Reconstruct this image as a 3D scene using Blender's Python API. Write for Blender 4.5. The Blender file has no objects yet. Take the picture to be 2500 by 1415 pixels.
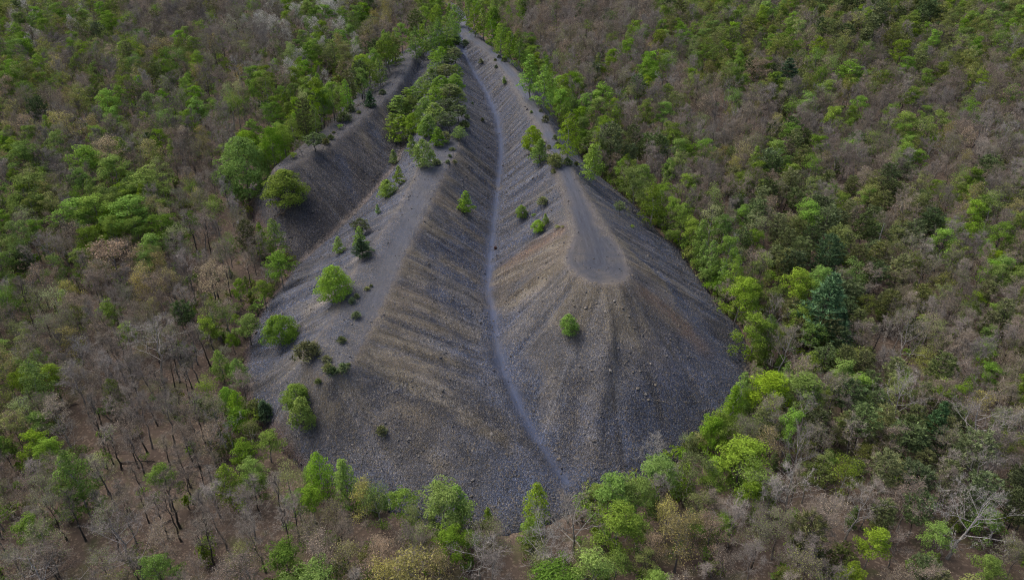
import bpy, bmesh, math, random
import numpy as np
from mathutils import Vector, Matrix

SC = bpy.context.scene
COL = SC.collection
R = math.radians
random.seed(7)
rng = np.random.default_rng(7)

# ------------------------------------------------------------------ camera
CAM_Z, PITCH, FPX = 70.0, R(30.0), 1667.0
cam_data = bpy.data.cameras.new('camera')
cam_data.sensor_width = 36.0
cam_data.lens = 36.0 * FPX / 2500.0
cam_data.clip_start = 1.0
cam_data.clip_end = 9000.0
cam = bpy.data.objects.new('camera', cam_data)
cam.location = (0, 0, CAM_Z)
cam.rotation_euler = (math.pi / 2 - PITCH, 0, 0)
COL.objects.link(cam)
SC.camera = cam

# ------------------------------------------------------------------ sky, sun, exposure
SUN_EL, SUN_AZ = 55.0, -58.0          # degrees; azimuth from +Y towards +X
world = bpy.data.worlds.new('World')
SC.world = world
world.use_nodes = True
wn = world.node_tree
for n in list(wn.nodes):
    wn.nodes.remove(n)
w_out = wn.nodes.new('ShaderNodeOutputWorld')
w_bg = wn.nodes.new('ShaderNodeBackground')
w_sky = wn.nodes.new('ShaderNodeTexSky')
w_sky.sky_type = 'NISHITA'
w_sky.sun_disc = False
w_sky.sun_elevation = R(SUN_EL)
w_sky.sun_rotation = R(SUN_AZ)
w_sky.air_density = 0.7
w_sky.dust_density = 5.0
w_sky.ozone_density = 1.0
w_bg.inputs['Strength'].default_value = 0.145
wn.links.new(w_sky.outputs['Color'], w_bg.inputs['Color'])
wn.links.new(w_bg.outputs['Background'], w_out.inputs['Surface'])

sun_data = bpy.data.lights.new('sun', 'SUN')
sun_data.energy = 1.2
sun_data.angle = R(48.0)
sun_data.color = (1.0, 0.95, 0.87)
sun = bpy.data.objects.new('sun', sun_data)
sd = Vector((math.sin(R(SUN_AZ)) * math.cos(R(SUN_EL)), math.cos(R(SUN_AZ)) * math.cos(R(SUN_EL)), math.sin(R(SUN_EL))))
sun.rotation_euler = sd.to_track_quat('Z', 'Y').to_euler()
sun.location = (0, 0, 200)
COL.objects.link(sun)

vs = SC.view_settings
vs.view_transform = 'Standard'
vs.look = 'None'
vs.gamma = 1.0
vs.exposure = 0.62
vs.use_curve_mapping = False
SC.cycles.max_bounces = 4
SC.cycles.diffuse_bounces = 2
SC.cycles.transmission_bounces = 2
SC.cycles.transparent_max_bounces = 4
SC.cycles.use_denoising = True
SC.cycles.denoiser = 'OPENIMAGEDENOISE'
SC.cycles.filter_width = 1.0
SC.cycles.denoising_prefilter = 'NONE'
SC.cycles.use_adaptive_sampling = True
SC.cycles.adaptive_threshold = 0.03

# ------------------------------------------------------------------ small helpers
def lerp_knots(v, ks):
    return np.interp(v, [k[0] for k in ks], [k[1] for k in ks])

def smooth(a, b, v):
    t = np.clip((v - a) / (b - a), 0, 1)
    return t * t * (3 - 2 * t)

_perm = np.random.default_rng(3).permutation(4096)
_vals = np.random.default_rng(4).random(4096)
def vnoise(x, y, seed=0):
    """value noise in 0..1 on arrays"""
    x = np.asarray(x, float) + 1000.0 + seed * 37.13
    y = np.asarray(y, float) + 1000.0 + seed * 11.7
    xi = np.floor(x).astype(int); yi = np.floor(y).astype(int)
    fx = x - xi; fy = y - yi
    fx = fx * fx * (3 - 2 * fx); fy = fy * fy * (3 - 2 * fy)
    def h(a, b):
        return _vals[(_perm[(a + _perm[(b & 4095)]) & 4095])]
    return (h(xi, yi) * (1 - fx) + h(xi + 1, yi) * fx) * (1 - fy) + (h(xi, yi + 1) * (1 - fx) + h(xi + 1, yi + 1) * fx) * fy

def fbm(x, y, octaves=4, seed=0):
    s = 0; a = 0.5
    for o in range(octaves):
        s = s + a * vnoise(np.asarray(x) * 2 ** o, np.asarray(y) * 2 ** o, seed + o * 5)
        a *= 0.5
    return s

# ------------------------------------------------------------------ terrain
BASE_K = [(-400, -6), (0, -1), (60, 0), (92, 0), (130, 4.2), (180, 10.2), (230, 17.5), (275, 23.5), (330, 27.5), (450, 37), (700, 60), (1500, 120), (4000, 240)]
def base0(x, y):
    return lerp_knots(y, BASE_K)
def base(x, y):
    """forest floor height"""
    x = np.asarray(x, float); y = np.asarray(y, float)
    roll = (fbm(x / 70.0, y / 70.0, 2, 9) - 0.38) * 9.0
    far = smooth(35, 110, np.abs(x - 5 + 0.10 * (y - 80)) - 20) * smooth(80, 190, y) + smooth(290, 360, y) * 0.7
    return base0(x, y) + roll * np.clip(far, 0, 1)

CR_R = [(60, 15), (98, 15.9), (115, 16.9), (150, 19.6), (200, 22.2), (275, 25.6), (330, 27.6)]
CR_M = [(60, 6), (78, 9), (95, 11.6), (112, 14.4), (130, 17.0), (160, 19.6), (200, 22.2), (275, 25.6), (330, 27.6)]
CR_L = [(60, 13), (140, 16.4), (200, 20.5), (275, 25.0), (330, 27.6)]
VA_R = [(40, 0), (66, 0.0), (80, 2.6), (95, 5.0), (112, 6.8), (130, 8.6), (160, 11.4), (200, 15.7), (240, 20.6), (275, 25.2), (330, 27.4)]
VA_L = [(60, 0), (115, 2.5), (125, 3.9), (150, 7.4), (180, 11.6), (220, 17.4), (275, 24.4), (330, 27.4)]

_t = np.concatenate([np.arange(30, 300, 0.25), np.arange(300, 1200, 1.0)])
def ray(px, py):
    rx = (px - 1250.0) / FPX; u = (707.5 - py) / FPX
    return np.array([rx, math.cos(PITCH) + u * math.sin(PITCH), -math.sin(PITCH) + u * math.cos(PITCH)])
def hit(px, py, zf):
    """point where the sight line through a photo position meets the surface z = zf(x, y)"""
    d = ray(px, py)
    P = np.outer(_t, d); P[:, 2] += CAM_Z
    z = zf(P[:, 0], P[:, 1])
    b = P[:, 2] < z
    i = int(np.argmax(b)) if b.any() else len(_t) - 1
    if i > 0:
        a0 = P[i - 1, 2] - z[i - 1]; a1 = z[i] - P[i, 2]
        w = a0 / (a0 + a1 + 1e-9)
        return P[i - 1] * (1 - w) + P[i] * w
    return P[i]
def kn(ks):
    return lambda x, y: lerp_knots(y, ks)
def line(pts, zf):
    return np.array([hit(a, b, zf) for a, b in pts])
def project(P):
    P = np.atleast_2d(P).astype(float)
    x, y, z = P[:, 0], P[:, 1], P[:, 2] - CAM_Z
    zc = y * math.cos(PITCH) - z * math.sin(PITCH)
    yu = y * math.sin(PITCH) + z * math.cos(PITCH)
    return np.stack([1250 + FPX * x / zc, 707.5 - FPX * yu / zc, zc], 1)

# crest outlines: left edge going down to the nose, then right edge going back up
OUT_R = line([(1122, 72), (1148, 96), (1186, 122), (1226, 166), (1258, 212), (1284, 256), (1308, 298), (1330, 344), (1350, 390), (1362, 424), (1382, 480), (1392, 528), (1400, 560),
              (1393, 592), (1382, 621), (1385, 640), (1405, 664), (1437, 683), (1472, 690), (1504, 690), (1530, 678), (1535, 653), (1520, 614), (1494, 573), (1466, 528), (1440, 490),
              (1400, 420), (1384, 384), (1360, 340), (1340, 296), (1314, 250), (1288, 208), (1256, 164), (1208, 120), (1168, 92), (1134, 68)], kn(CR_R))
OUT_M = line([(1090, 84), (1078, 130), (1066, 190), (1052, 250), (1040, 310), (1040, 370), (1010, 440), (961, 532), (913, 592), (878, 640), (850, 700), (822, 768), (772, 826), (750, 872), (768, 902), (806, 914), (846, 896),
              (881, 846), (926, 756), (961, 679), (1000, 596), (1044, 510), (1086, 420), (1118, 360), (1128, 300), (1118, 240), (1114, 180), (1112, 120), (1114, 84)], kn(CR_M))
OUT_L = line([(1046, 100), (1002, 126), (962, 176), (940, 214), (898, 246), (852, 272), (788, 316), (740, 350), (696, 384), (668, 404), (672, 414), (694, 412),
              (726, 398), (756, 381), (804, 353), (856, 313), (904, 273), (944, 240), (968, 214), (992, 176), (1022, 130), (1056, 100)], kn(CR_L))
VAL_R_PX = [(1122, 84), (1130, 124), (1156, 176), (1188, 228), (1212, 288), (1222, 344), (1222, 384), (1216, 448), (1208, 520), (1204, 548), (1198, 596), (1193, 654), (1191, 705), (1201, 756), (1207, 804), (1215, 862), (1233, 916), (1264, 984), (1296, 1048), (1334, 1106), (1385, 1178)]
VAL_R = line(VAL_R_PX, kn(VA_R))
VAL_L_PX = [(1060, 104), (1034, 150), (1010, 220), (996, 290), (986, 352), (972, 396), (940, 440), (900, 484), (887, 500), (820, 564), (750, 628), (714, 657)]
VAL_L = line(VAL_L_PX, kn(VA_L))
TOE = line([(1130, 52), (1180, 94), (1220, 130), (1260, 152), (1300, 200), (1344, 240), (1380, 334), (1412, 364), (1436, 412), (1472, 440), (1507, 468), (1552, 503), (1584, 532), (1613, 574), (1661, 612), (1693, 662), (1738, 722), (1767, 762),
            (1808, 800), (1826, 850), (1832, 900), (1818, 960), (1784, 1030), (1730, 1072), (1670, 1110), (1600, 1160), (1530, 1205), (1456, 1230), (1400, 1250), (1330, 1280), (1240, 1304), (1150, 1300), (1060, 1280), (960, 1246),
            (860, 1206), (760, 1160), (700, 1110), (650, 1050), (604, 996), (584, 940), (592, 870), (606, 820), (622, 778), (650, 737), (680, 702), (714, 657),
            (690, 630), (650, 590), (622, 540), (600, 480), (600, 430), (640, 396)], base0)
# hidden back of the left finger
_back = [(-62, 158), (-58, 178), (-54, 196), (-50, 216), (-47, 240), (-38, 262), (-30, 285), (-22, 300)]
TOE = np.vstack([TOE, np.array([(a, b, float(base0(a, b))) for a, b in _back])])

def near_poly(X, Y, P, closed):
    """nearest point on a polyline: distance, z there, arclength there"""
    A = P; B = np.roll(P, -1, 0)
    if not closed:
        A = P[:-1]; B = P[1:]
    best = np.full(X.shape, 1e18); zz = np.zeros(X.shape); ss = np.zeros(X.shape)
    s0 = 0.0
    for a, b in zip(A, B):
        ex, ey = b[0] - a[0], b[1] - a[1]
        L2 = ex * ex + ey * ey + 1e-9; L = math.sqrt(L2)
        t = np.clip(((X - a[0]) * ex + (Y - a[1]) * ey) / L2, 0, 1)
        dx = X - (a[0] + t * ex); dy = Y - (a[1] + t * ey)
        d2 = dx * dx + dy * dy
        m = d2 < best
        best = np.where(m, d2, best); zz = np.where(m, a[2] + t * (b[2] - a[2]), zz); ss = np.where(m, s0 + t * L, ss)
        s0 += L
    return np.sqrt(best), zz, ss
def inside(X, Y, P):
    c = np.zeros(X.shape, bool)
    n = len(P); j = n - 1
    for i in range(n):
        yi, yj = P[i][1], P[j][1]
        if yi != yj:
            m = ((yi > Y) != (yj > Y)) & (X < (P[j][0] - P[i][0]) * (Y - yi) / (yj - yi) + P[i][0])
            c ^= m
        j = i
    return c

GX0, GX1, GY0, GY1, GS = -72.0, 62.0, 52.0, 312.0, 0.5
gx = np.arange(GX0, GX1 + 0.01, GS); gy = np.arange(GY0, GY1 + 0.01, GS)
NX, NY = len(gx), len(gy)
XX, YY = np.meshgrid(gx, gy)
BASEG = base(XX, YY)
toe_in = inside(XX, YY, TOE)
dT, zT, sT = near_poly(XX, YY, TOE, True)
dV1, zV1, _ = near_poly(XX, YY, VAL_R, False)
dV2, zV2, _ = near_poly(XX, YY, VAL_L, False)
low = np.stack([dT, dV1, dV2]); zl = np.stack([zT, zV1, zV2])
il = low.argmin(0)
dl = np.take_along_axis(low, il[None], 0)[0]; zlow = np.take_along_axis(zl, il[None], 0)[0]
crest = [near_poly(XX, YY, P, True) for P in (OUT_R, OUT_M, OUT_L)]
ins = [inside(XX, YY, P) for P in (OUT_R, OUT_M, OUT_L)]
dc_all = np.stack([np.where(i, 0, c[0]) for c, i in zip(crest, ins)])
ic = dc_all.argmin(0)
dc = np.take_along_axis(dc_all, ic[None], 0)[0]
zc = np.take_along_axis(np.stack([c[1] for c in crest]), ic[None], 0)[0]
sc_ = np.take_along_axis(np.stack([c[2] for c in crest]), ic[None], 0)[0] + ic * 700.0
rel = dl / (dl + dc + 1e-6)                      # 1 on a crest, 0 in a valley or at the toe
H = zlow + (np.maximum(zc, zlow) - zlow) * rel
H = np.where(toe_in, H, BASEG)
def blur(A, n):
    for _ in range(n):
        B = np.pad(A, 1, mode='edge')
        A = (B[:-2, 1:-1] + B[2:, 1:-1] + B[1:-1, :-2] + B[1:-1, 2:] + 2 * B[1:-1, 1:-1]) / 6
    return A
H = blur(H, 5)
# gullies and streaks run down the fall line
prof = smooth(0.02, 0.3, rel) * smooth(1.0, 0.72, rel)
GN1 = vnoise(sc_ / 2.7, dc / 36.0, 1); GN2 = vnoise(sc_ / 1.25, dc / 15.0, 2)
RILL = smooth(0.075, 0.0, np.abs(vnoise(sc_ / 2.3, dc / 46.0, 6) - 0.5)) * smooth(0.5, 3.0, dc)
gul = np.abs(GN1 - 0.5) * 1.5 - 0.36 + (GN2 - 0.5) * 0.36 - RILL * 0.28
H = H + np.where(toe_in, gul * prof + (fbm(XX / 2.3, YY / 2.3, 3, 5) - 0.45) * 0.28 * smooth(0.98, 0.8, rel), 0)
H = np.where(toe_in, np.maximum(H, BASEG - 0.3), BASEG)

def heap_z(x, y):
    fx = np.clip((np.asarray(x, float) - GX0) / GS, 0, NX - 1.001); fy = np.clip((np.asarray(y, float) - GY0) / GS, 0, NY - 1.001)
    i = fx.astype(int); j = fy.astype(int); u = fx - i; v = fy - j
    return (H[j, i] * (1 - u) + H[j, i + 1] * u) * (1 - v) + (H[j + 1, i] * (1 - u) + H[j + 1, i + 1] * u) * v
def ground_z(x, y):
    x = np.asarray(x, float); y = np.asarray(y, float)
    ing = (x > GX0) & (x < GX1) & (y > GY0) & (y < GY1)
    return np.where(ing, heap_z(x, y), base(x, y))

# ------------------------------------------------------------------ materials
class NT:
    def __init__(self, name):
        self.m = bpy.data.materials.new(name)
        self.m.use_nodes = True
        self.t = self.m.node_tree
        for n in list(self.t.nodes):
            self.t.nodes.remove(n)
        self.out = self.t.nodes.new('ShaderNodeOutputMaterial')
    def n(self, kind, **kw):
        nd = self.t.nodes.new('ShaderNode' + kind)
        for k, v in kw.items():
            setattr(nd, k, v)
        return nd
    def put(self, sock, v):
        if isinstance(v, bpy.types.NodeSocket):
            self.t.links.new(v, sock)
        elif isinstance(v, (tuple, list)) and len(v) == 3 and sock.type == 'RGBA':
            sock.default_value = (*v, 1)
        else:
            sock.default_value = v
    def math(self, op, a, b=0.0, c=0.0, clamp=False):
        nd = self.n('Math', operation=op, use_clamp=clamp)
        self.put(nd.inputs[0], a); self.put(nd.inputs[1], b); self.put(nd.inputs[2], c)
        return nd.outputs[0]
    def mix(self, f, a, b, mode='MIX'):
        nd = self.n('Mix', data_type='RGBA', blend_type=mode)
        self.put(nd.inputs[0], f); self.put(nd.inputs[6], a); self.put(nd.inputs[7], b)
        return nd.outputs[2]
    def attr(self, name, kind='GEOMETRY'):
        return self.n('Attribute', attribute_name=name, attribute_type=kind)
    def maprange(self, v, a, b, c=0.0, d=1.0):
        nd = self.n('MapRange')
        for i, q in enumerate((v, a, b, c, d)):
            self.put(nd.inputs[i], q)
        return nd.outputs[0]
    def noise(self, vec, scale, detail=3.0, rough=0.55, flat=True):
        nd = self.n('TexNoise', noise_dimensions='2D' if flat else '3D')
        if vec is not None:
            self.put(nd.inputs['Vector'], vec)
        nd.inputs['Scale'].default_value = scale; nd.inputs['Detail'].default_value = detail; nd.inputs['Roughness'].default_value = rough
        return nd.outputs['Fac']
    def bsdf(self, col, rough=0.9, normal=None, spec=0.2):
        p = self.n('BsdfPrincipled')
        self.put(p.inputs['Base Color'], col); self.put(p.inputs['Roughness'], rough)
        p.inputs['Specular IOR Level'].default_value = spec
        if normal is not None:
            self.put(p.inputs['Normal'], normal)
        return p.outputs[0]
    def done(self, sh):
        self.t.links.new(sh, self.out.inputs['Surface'])
        return self.m

def tinted(N, col, hue=0.03, val=0.35, leafval=0.5, sat=0.12):
    """a colour that differs from plant to plant and from leaf to leaf"""
    r = N.n('ObjectInfo').outputs['Random']
    r2 = N.math('FRACT', N.math('MULTIPLY', r, 7.313))
    r3 = N.math('FRACT', N.math('MULTIPLY', r, 23.77))
    v = N.attr('v').outputs['Fac']
    h = N.n('HueSaturation')
    N.put(h.inputs['Color'], col)
    N.put(h.inputs['Hue'], N.maprange(r, 0, 1, 0.5 - hue, 0.5 + hue))
    N.put(h.inputs['Saturation'], N.maprange(r3, 0, 1, 1 - sat, 1 + sat))
    N.put(h.inputs['Value'], N.math('MULTIPLY', N.maprange(r2, 0, 1, 1 - val, 1 + val), N.maprange(v, 0, 1, 1 - leafval, 1 + leafval)))
    return h.outputs['Color']

def leaf_mat(name, col, trans=0.38, **kw):
    N = NT(name)
    c = tinted(N, col, **kw)
    d = N.n('BsdfDiffuse'); N.put(d.inputs['Color'], c)
    t = N.n('BsdfTranslucent'); N.put(t.inputs['Color'], c)
    m = N.n('MixShader'); m.inputs[0].default_value = trans
    N.t.links.new(d.outputs[0], m.inputs[1]); N.t.links.new(t.outputs[0], m.inputs[2])
    return N.done(m.outputs[0])
def bark_mat(name, col, val=0.35):
    N = NT(name)
    c = tinted(N, col, hue=0.01, val=val, leafval=0.35, sat=0.25)
    co = N.n('TexCoord').outputs['Object']
    f = N.noise(co, 6.0, 1, flat=False)
    c = N.mix(N.maprange(f, 0.35, 0.65), N.mix(1.0, c, (0.55, 0.55, 0.55), 'MULTIPLY'), c)
    return N.done(N.bsdf(c, 0.9))

M = {
    'leaf_bright': leaf_mat('leaf_bright', (0.215, 0.330, 0.058), hue=0.016, val=0.22),
    'leaf_mid': leaf_mat('leaf_mid', (0.178, 0.268, 0.056), hue=0.016, val=0.22),
    'leaf_olive': leaf_mat('leaf_olive', (0.205, 0.235, 0.075), hue=0.02),
    'leaf_pale': leaf_mat('leaf_pale', (0.26, 0.30, 0.125), hue=0.02),
    'bud_tan': leaf_mat('bud_tan', (0.37, 0.305, 0.205), hue=0.02, val=0.25),
    'bud_yellow': leaf_mat('bud_yellow', (0.38, 0.35, 0.13), hue=0.02, val=0.25),
    'bud_pink': leaf_mat('bud_pink', (0.285, 0.228, 0.178), hue=0.015, val=0.25),
    'bud_green': leaf_mat('bud_green', (0.24, 0.265, 0.115), hue=0.03, val=0.25),
    'blossom': leaf_mat('blossom', (0.47, 0.47, 0.42), hue=0.0, val=0.2, leafval=0.3),
    'needle': leaf_mat('needle', (0.118, 0.160, 0.066), trans=0.15, hue=0.02),
    'needle_olive': leaf_mat('needle_olive', (0.165, 0.190, 0.075), trans=0.15, hue=0.02),
    'needle_blue': leaf_mat('needle_blue', (0.088, 0.150, 0.070), trans=0.12, hue=0.012),
    'twig': bark_mat('twig', (0.305, 0.265, 0.215)),
    'twig_grey': bark_mat('twig_grey', (0.335, 0.30, 0.26)),
    'twig_pale': bark_mat('twig_pale', (0.38, 0.36, 0.325), 0.2),
    'bark_dark': bark_mat('bark_dark', (0.105, 0.092, 0.080)),
    'bark': bark_mat('bark', (0.250, 0.225, 0.200)),
    'bark_pale': bark_mat('bark_pale', (0.35, 0.33, 0.30), 0.2),
}

def make_heap_mat():
    N = NT('culm_gravel')
    geo = N.n('NewGeometry'); pos = geo.outputs['Position']
    zone = N.attr('zone').outputs['Color']
    track = N.attr('track').outputs['Fac']
    tlat = N.attr('tlat').outputs['Fac']
    coarse = N.attr('coarse').outputs['Fac']
    # stones: cells of random brightness
    def cells(scale):
        v = N.n('TexVoronoi', voronoi_dimensions='2D'); v.inputs['Scale'].default_value = scale
        N.put(v.inputs['Vector'], pos)
        return v
    v1, v2 = cells(6.0), cells(12.0)
    def bright(v):
        sp = N.n('SeparateColor'); N.put(sp.inputs[0], v.outputs['Color'])
        return sp.outputs[0], sp.outputs[1]
    b1, h1 = bright(v1); b2, h2 = bright(v2)
    big = N.noise(pos, 0.35, 4, 0.6)
    fine = N.noise(pos, 9.0, 2, 0.7)
    amp = N.math('MULTIPLY_ADD', coarse, 0.38, 0.36)
    k1 = N.math('MULTIPLY', N.math('SUBTRACT', N.math('POWER', b1, 1.5), 0.4), amp)
    k2 = N.math('MULTIPLY', N.math('SUBTRACT', b2, 0.5), N.math('MULTIPLY', amp, 0.9))
    k = N.math('ADD', N.math('ADD', k1, k2), 1.0)
    k = N.math('MULTIPLY', k, N.maprange(big, 0.3, 0.7, 0.82, 1.18))
    k = N.math('MULTIPLY', k, N.maprange(fine, 0.2, 0.8, 0.82, 1.18))
    sv = N.n('CombineXYZ'); ss = N.attr('ss').outputs['Fac']; dd = N.attr('dd').outputs['Fac']
    N.put(sv.inputs[0], N.math('MULTIPLY', ss, 1.0)); N.put(sv.inputs[1], N.math('MULTIPLY', dd, 0.045))
    far_ = N.maprange(dd, 0.3, 2.0)
    f1 = N.noise(sv.outputs[0], 1.0, 3, 0.65)
    k = N.math('MULTIPLY', k, N.math('ADD', 1.0, N.math('MULTIPLY', far_, N.maprange(f1, 0.28, 0.72, -0.36, 0.36))))
    k = N.math('MAXIMUM', k, 0.25)
    # some ochre and some bluish stones
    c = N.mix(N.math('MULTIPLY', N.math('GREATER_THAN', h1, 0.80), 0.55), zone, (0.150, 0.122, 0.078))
    c = N.mix(N.math('MULTIPLY', N.math('LESS_THAN', h2, 0.22), 0.5), c, (0.075, 0.085, 0.115))
    c = N.mix(N.math('MULTIPLY', N.math('GREATER_THAN', h2, 0.93), 0.32), c, (0.30, 0.285, 0.265))
    cc = N.n('CombineColor')
    for i in range(3):
        N.put(cc.inputs[i], k)
    c_st = N.mix(1.0, c, cc.outputs[0], 'MULTIPLY')
    # wheel ruts on the tracks
    wob = N.math('MULTIPLY_ADD', N.noise(pos, 0.25, 2), 1.2, -0.6)
    lat = N.math('ADD', tlat, wob)
    rutk = N.maprange(N.noise(pos, 0.5, 2), 0.35, 0.65, 0.1, 1.0)
    rut = N.math('SINE', N.math('MULTIPLY', lat, 5.2))
    rut2 = N.math('SINE', N.math('MULTIPLY', N.math('ADD', tlat, N.math('MULTIPLY', wob, -1.4)), 11.0))
    rr = N.math('MULTIPLY_ADD', N.math('MULTIPLY', rut, rutk), 0.13, N.math('MULTIPLY_ADD', N.math('MULTIPLY', rut2, rutk), 0.09, 1.0))
    rr = N.math('MULTIPLY', rr, N.maprange(fine, 0.2, 0.8, 0.85, 1.15))
    rr = N.math('MULTIPLY', rr, N.math('MULTIPLY_ADD', k2, 0.45, 1.0))
    c2 = N.n('CombineColor')
    for i in range(3):
        N.put(c2.inputs[i], rr)
    c_tr = N.mix(1.0, zone, c2.outputs[0], 'MULTIPLY')
    col = N.mix(track, c_st, c_tr)
    # relief of the stones
    ht = N.math('ADD', N.math('MULTIPLY', v1.outputs['Distance'], N.math('MULTIPLY', coarse, -0.10)), N.math('MULTIPLY', v2.outputs['Distance'], -0.03))
    ht = N.math('ADD', ht, N.math('MULTIPLY', b1, N.math('MULTIPLY', coarse, 0.10)))
    ht = N.math('ADD', ht, N.math('MULTIPLY', fine, 0.04))
    ht = N.math('MULTIPLY', ht, N.math('MULTIPLY_ADD', track, -0.75, 1.0))
    bmp = N.n('Bump'); bmp.inputs['Strength'].default_value = 0.9; bmp.inputs['Distance'].default_value = 1.0
    N.put(bmp.inputs['Height'], ht)
    return N.done(N.bsdf(col, 0.85, bmp.outputs[0], 0.25))
def make_floor_mat():
    N = NT('leaf_litter')
    pos = N.n('NewGeometry').outputs['Position']
    v = N.n('TexVoronoi', voronoi_dimensions='2D'); v.inputs['Scale'].default_value = 4.0; N.put(v.inputs['Vector'], pos)
    sp = N.n('SeparateColor'); N.put(sp.inputs[0], v.outputs['Color'])
    a = N.noise(pos, 0.12, 4, 0.6); b = N.noise(pos, 1.1, 4, 0.65); f = N.noise(pos, 7.0, 3, 0.7)
    c = N.mix(N.maprange(a, 0.35, 0.65), (0.098, 0.073, 0.058), (0.142, 0.108, 0.085))
    c = N.mix(N.maprange(b, 0.45, 0.75), c, (0.085, 0.066, 0.052))
    c = N.mix(N.math('MULTIPLY', N.math('GREATER_THAN', sp.outputs[0], 0.82), 0.6), c, (0.25, 0.195, 0.145))
    c = N.mix(N.math('MULTIPLY', N.maprange(N.noise(pos, 0.22, 3), 0.56, 0.7), 0.55), c, (0.085, 0.105, 0.035))
    c = N.mix(N.maprange(f, 0.3, 0.7, 0.0, 0.45), c, (0.07, 0.052, 0.042))
    return N.done(N.bsdf(c, 0.95, None, 0.1))
def make_rock_mat(name, cols):
    N = NT(name)
    r = N.n('ObjectInfo').outputs['Random']
    ramp = N.n('ValToRGB'); N.put(ramp.inputs[0], r)
    e = ramp.color_ramp.elements
    e[0].position = 0.0; e[0].color = (*cols[0], 1)
    e[1].position = 1.0; e[1].color = (*cols[-1], 1)
    for i, c in enumerate(cols[1:-1]):
        q = e.new((i + 1) / (len(cols) - 1)); q.color = (*c, 1)
    co = N.n('TexCoord').outputs['Object']
    f = N.noise(co, 2.5, 2, 0.6, flat=False)
    c = N.mix(N.maprange(f, 0.35, 0.65, 0.0, 0.5), ramp.outputs[0], (0.06, 0.058, 0.06))
    return N.done(N.bsdf(c, 0.85, None, 0.25))
M['heap'] = make_heap_mat()
M['floor'] = make_floor_mat()
M['rock'] = make_rock_mat('shale_stone', [(0.05, 0.052, 0.062), (0.085, 0.085, 0.095), (0.11, 0.108, 0.11), (0.14, 0.12, 0.09), (0.095, 0.095, 0.10), (0.14, 0.12, 0.09), (0.165, 0.158, 0.15)])
M['rock_pale'] = make_rock_mat('pale_stone', [(0.17, 0.145, 0.105), (0.21, 0.195, 0.175), (0.15, 0.12, 0.085)])
def make_rust():
    N = NT('rusty_steel')
    co = N.n('TexCoord').outputs['Object']
    c = N.mix(N.maprange(N.noise(co, 5.0, 4, flat=False), 0.4, 0.65), (0.012, 0.008, 0.007), (0.075, 0.022, 0.012))
    return N.done(N.bsdf(c, 0.7))
M['rust'] = make_rust()

# ------------------------------------------------------------------ mesh helpers
def mesh_from(name, verts, faces, mats, attrs=None, smooth_shade=False, mat_idx=None):
    me = bpy.data.meshes.new(name)
    me.from_pydata(np.asarray(verts).tolist() if not isinstance(verts, list) else verts, [], faces)
    for m in mats:
        me.materials.append(m)
    if mat_idx is not None:
        me.polygons.foreach_set('material_index', mat_idx)
    for k, a in (attrs or {}).items():
        a = np.asarray(a, np.float32)
        if a.ndim == 1:
            at = me.attributes.new(k, 'FLOAT', 'POINT'); at.data.foreach_set('value', a)
        else:
            at = me.attributes.new(k, 'FLOAT_COLOR', 'POINT'); at.data.foreach_set('color', np.hstack([a, np.ones((len(a), 1), np.float32)]).ravel())
    if smooth_shade:
        me.polygons.foreach_set('use_smooth', np.ones(len(me.polygons), bool))
    me.update()
    return me
def link(name, data, parent=None, **props):
    o = bpy.data.objects.new(name, data)
    COL.objects.link(o)
    if parent is not None:
        o.parent = parent
    for k, v in props.items():
        o[k] = v
    return o

# ------------------------------------------------------------------ tracks on the heap
TR_R = line([(1130, 62), (1124, 70), (1156, 94), (1196, 122), (1240, 168), (1272, 212), (1300, 256), (1324, 296), (1344, 340), (1366, 384), (1381, 420), (1402, 468), (1418, 512), (1430, 548), (1444, 590), (1456, 640)], ground_z)
LOOP = line([(1430, 560), (1412, 600), (1402, 632), (1424, 662), (1464, 678), (1504, 672), (1516, 650), (1500, 618), (1470, 580)], ground_z)
TR_V = line(VAL_R_PX, ground_z)
TR_M = line([(1100, 350), (1064, 398), (1036, 450), (1006, 516), (978, 580), (950, 640), (930, 692), (908, 742), (880, 790)], ground_z)
def signed(X, Y, P):
    """signed sideways distance to a polyline"""
    best = np.full(X.shape, 1e18); sg = np.zeros(X.shape)
    for a, b in zip(P[:-1], P[1:]):
        ex, ey = b[0] - a[0], b[1] - a[1]
        L2 = ex * ex + ey * ey + 1e-9
        t = np.clip(((X - a[0]) * ex + (Y - a[1]) * ey) / L2, 0, 1)
        dx = X - a[0] - t * ex; dy = Y - a[1] - t * ey
        d2 = dx * dx + dy * dy
        m = d2 < best
        best = np.where(m, d2, best); sg = np.where(m, np.sign(ex * dy - ey * dx), sg)
    return np.sqrt(best) * sg
edge_n = (vnoise(XX / 1.7, YY / 1.7, 21) - 0.5) * 0.9
sR = signed(XX, YY, TR_R); sV = signed(XX, YY, TR_V); sM = signed(XX, YY, TR_M); sL = signed(XX, YY, LOOP)
wR = lerp_knots(YY, [(90, 2.6), (110, 2.2), (130, 1.4), (200, 1.3), (255, 1.8), (275, 2.6), (300, 1.8)])
wV = (0.32 + 0.5 * vnoise(XX / 6.0, YY / 9.0, 93)) * lerp_knots(YY, [(66, 0.7), (90, 0.95), (110, 0.8), (150, 0.95), (260, 1.3)])
mR = smooth(wR + 1.0, wR - 0.9, np.abs(sR) + edge_n * 0.8)
mV = smooth(wV + 1.1, wV - 0.9, np.abs(sV) + edge_n * 0.7)
mM = smooth(2.6, 0.6, np.abs(sM) + edge_n * 1.4) * 0.6 * smooth(88, 96, YY)
inR = ins[0] & (YY < 112)
mL = np.where(inR, smooth(3.0, 0.8, np.abs(sL) + edge_n) * 0.85, 0)
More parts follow.
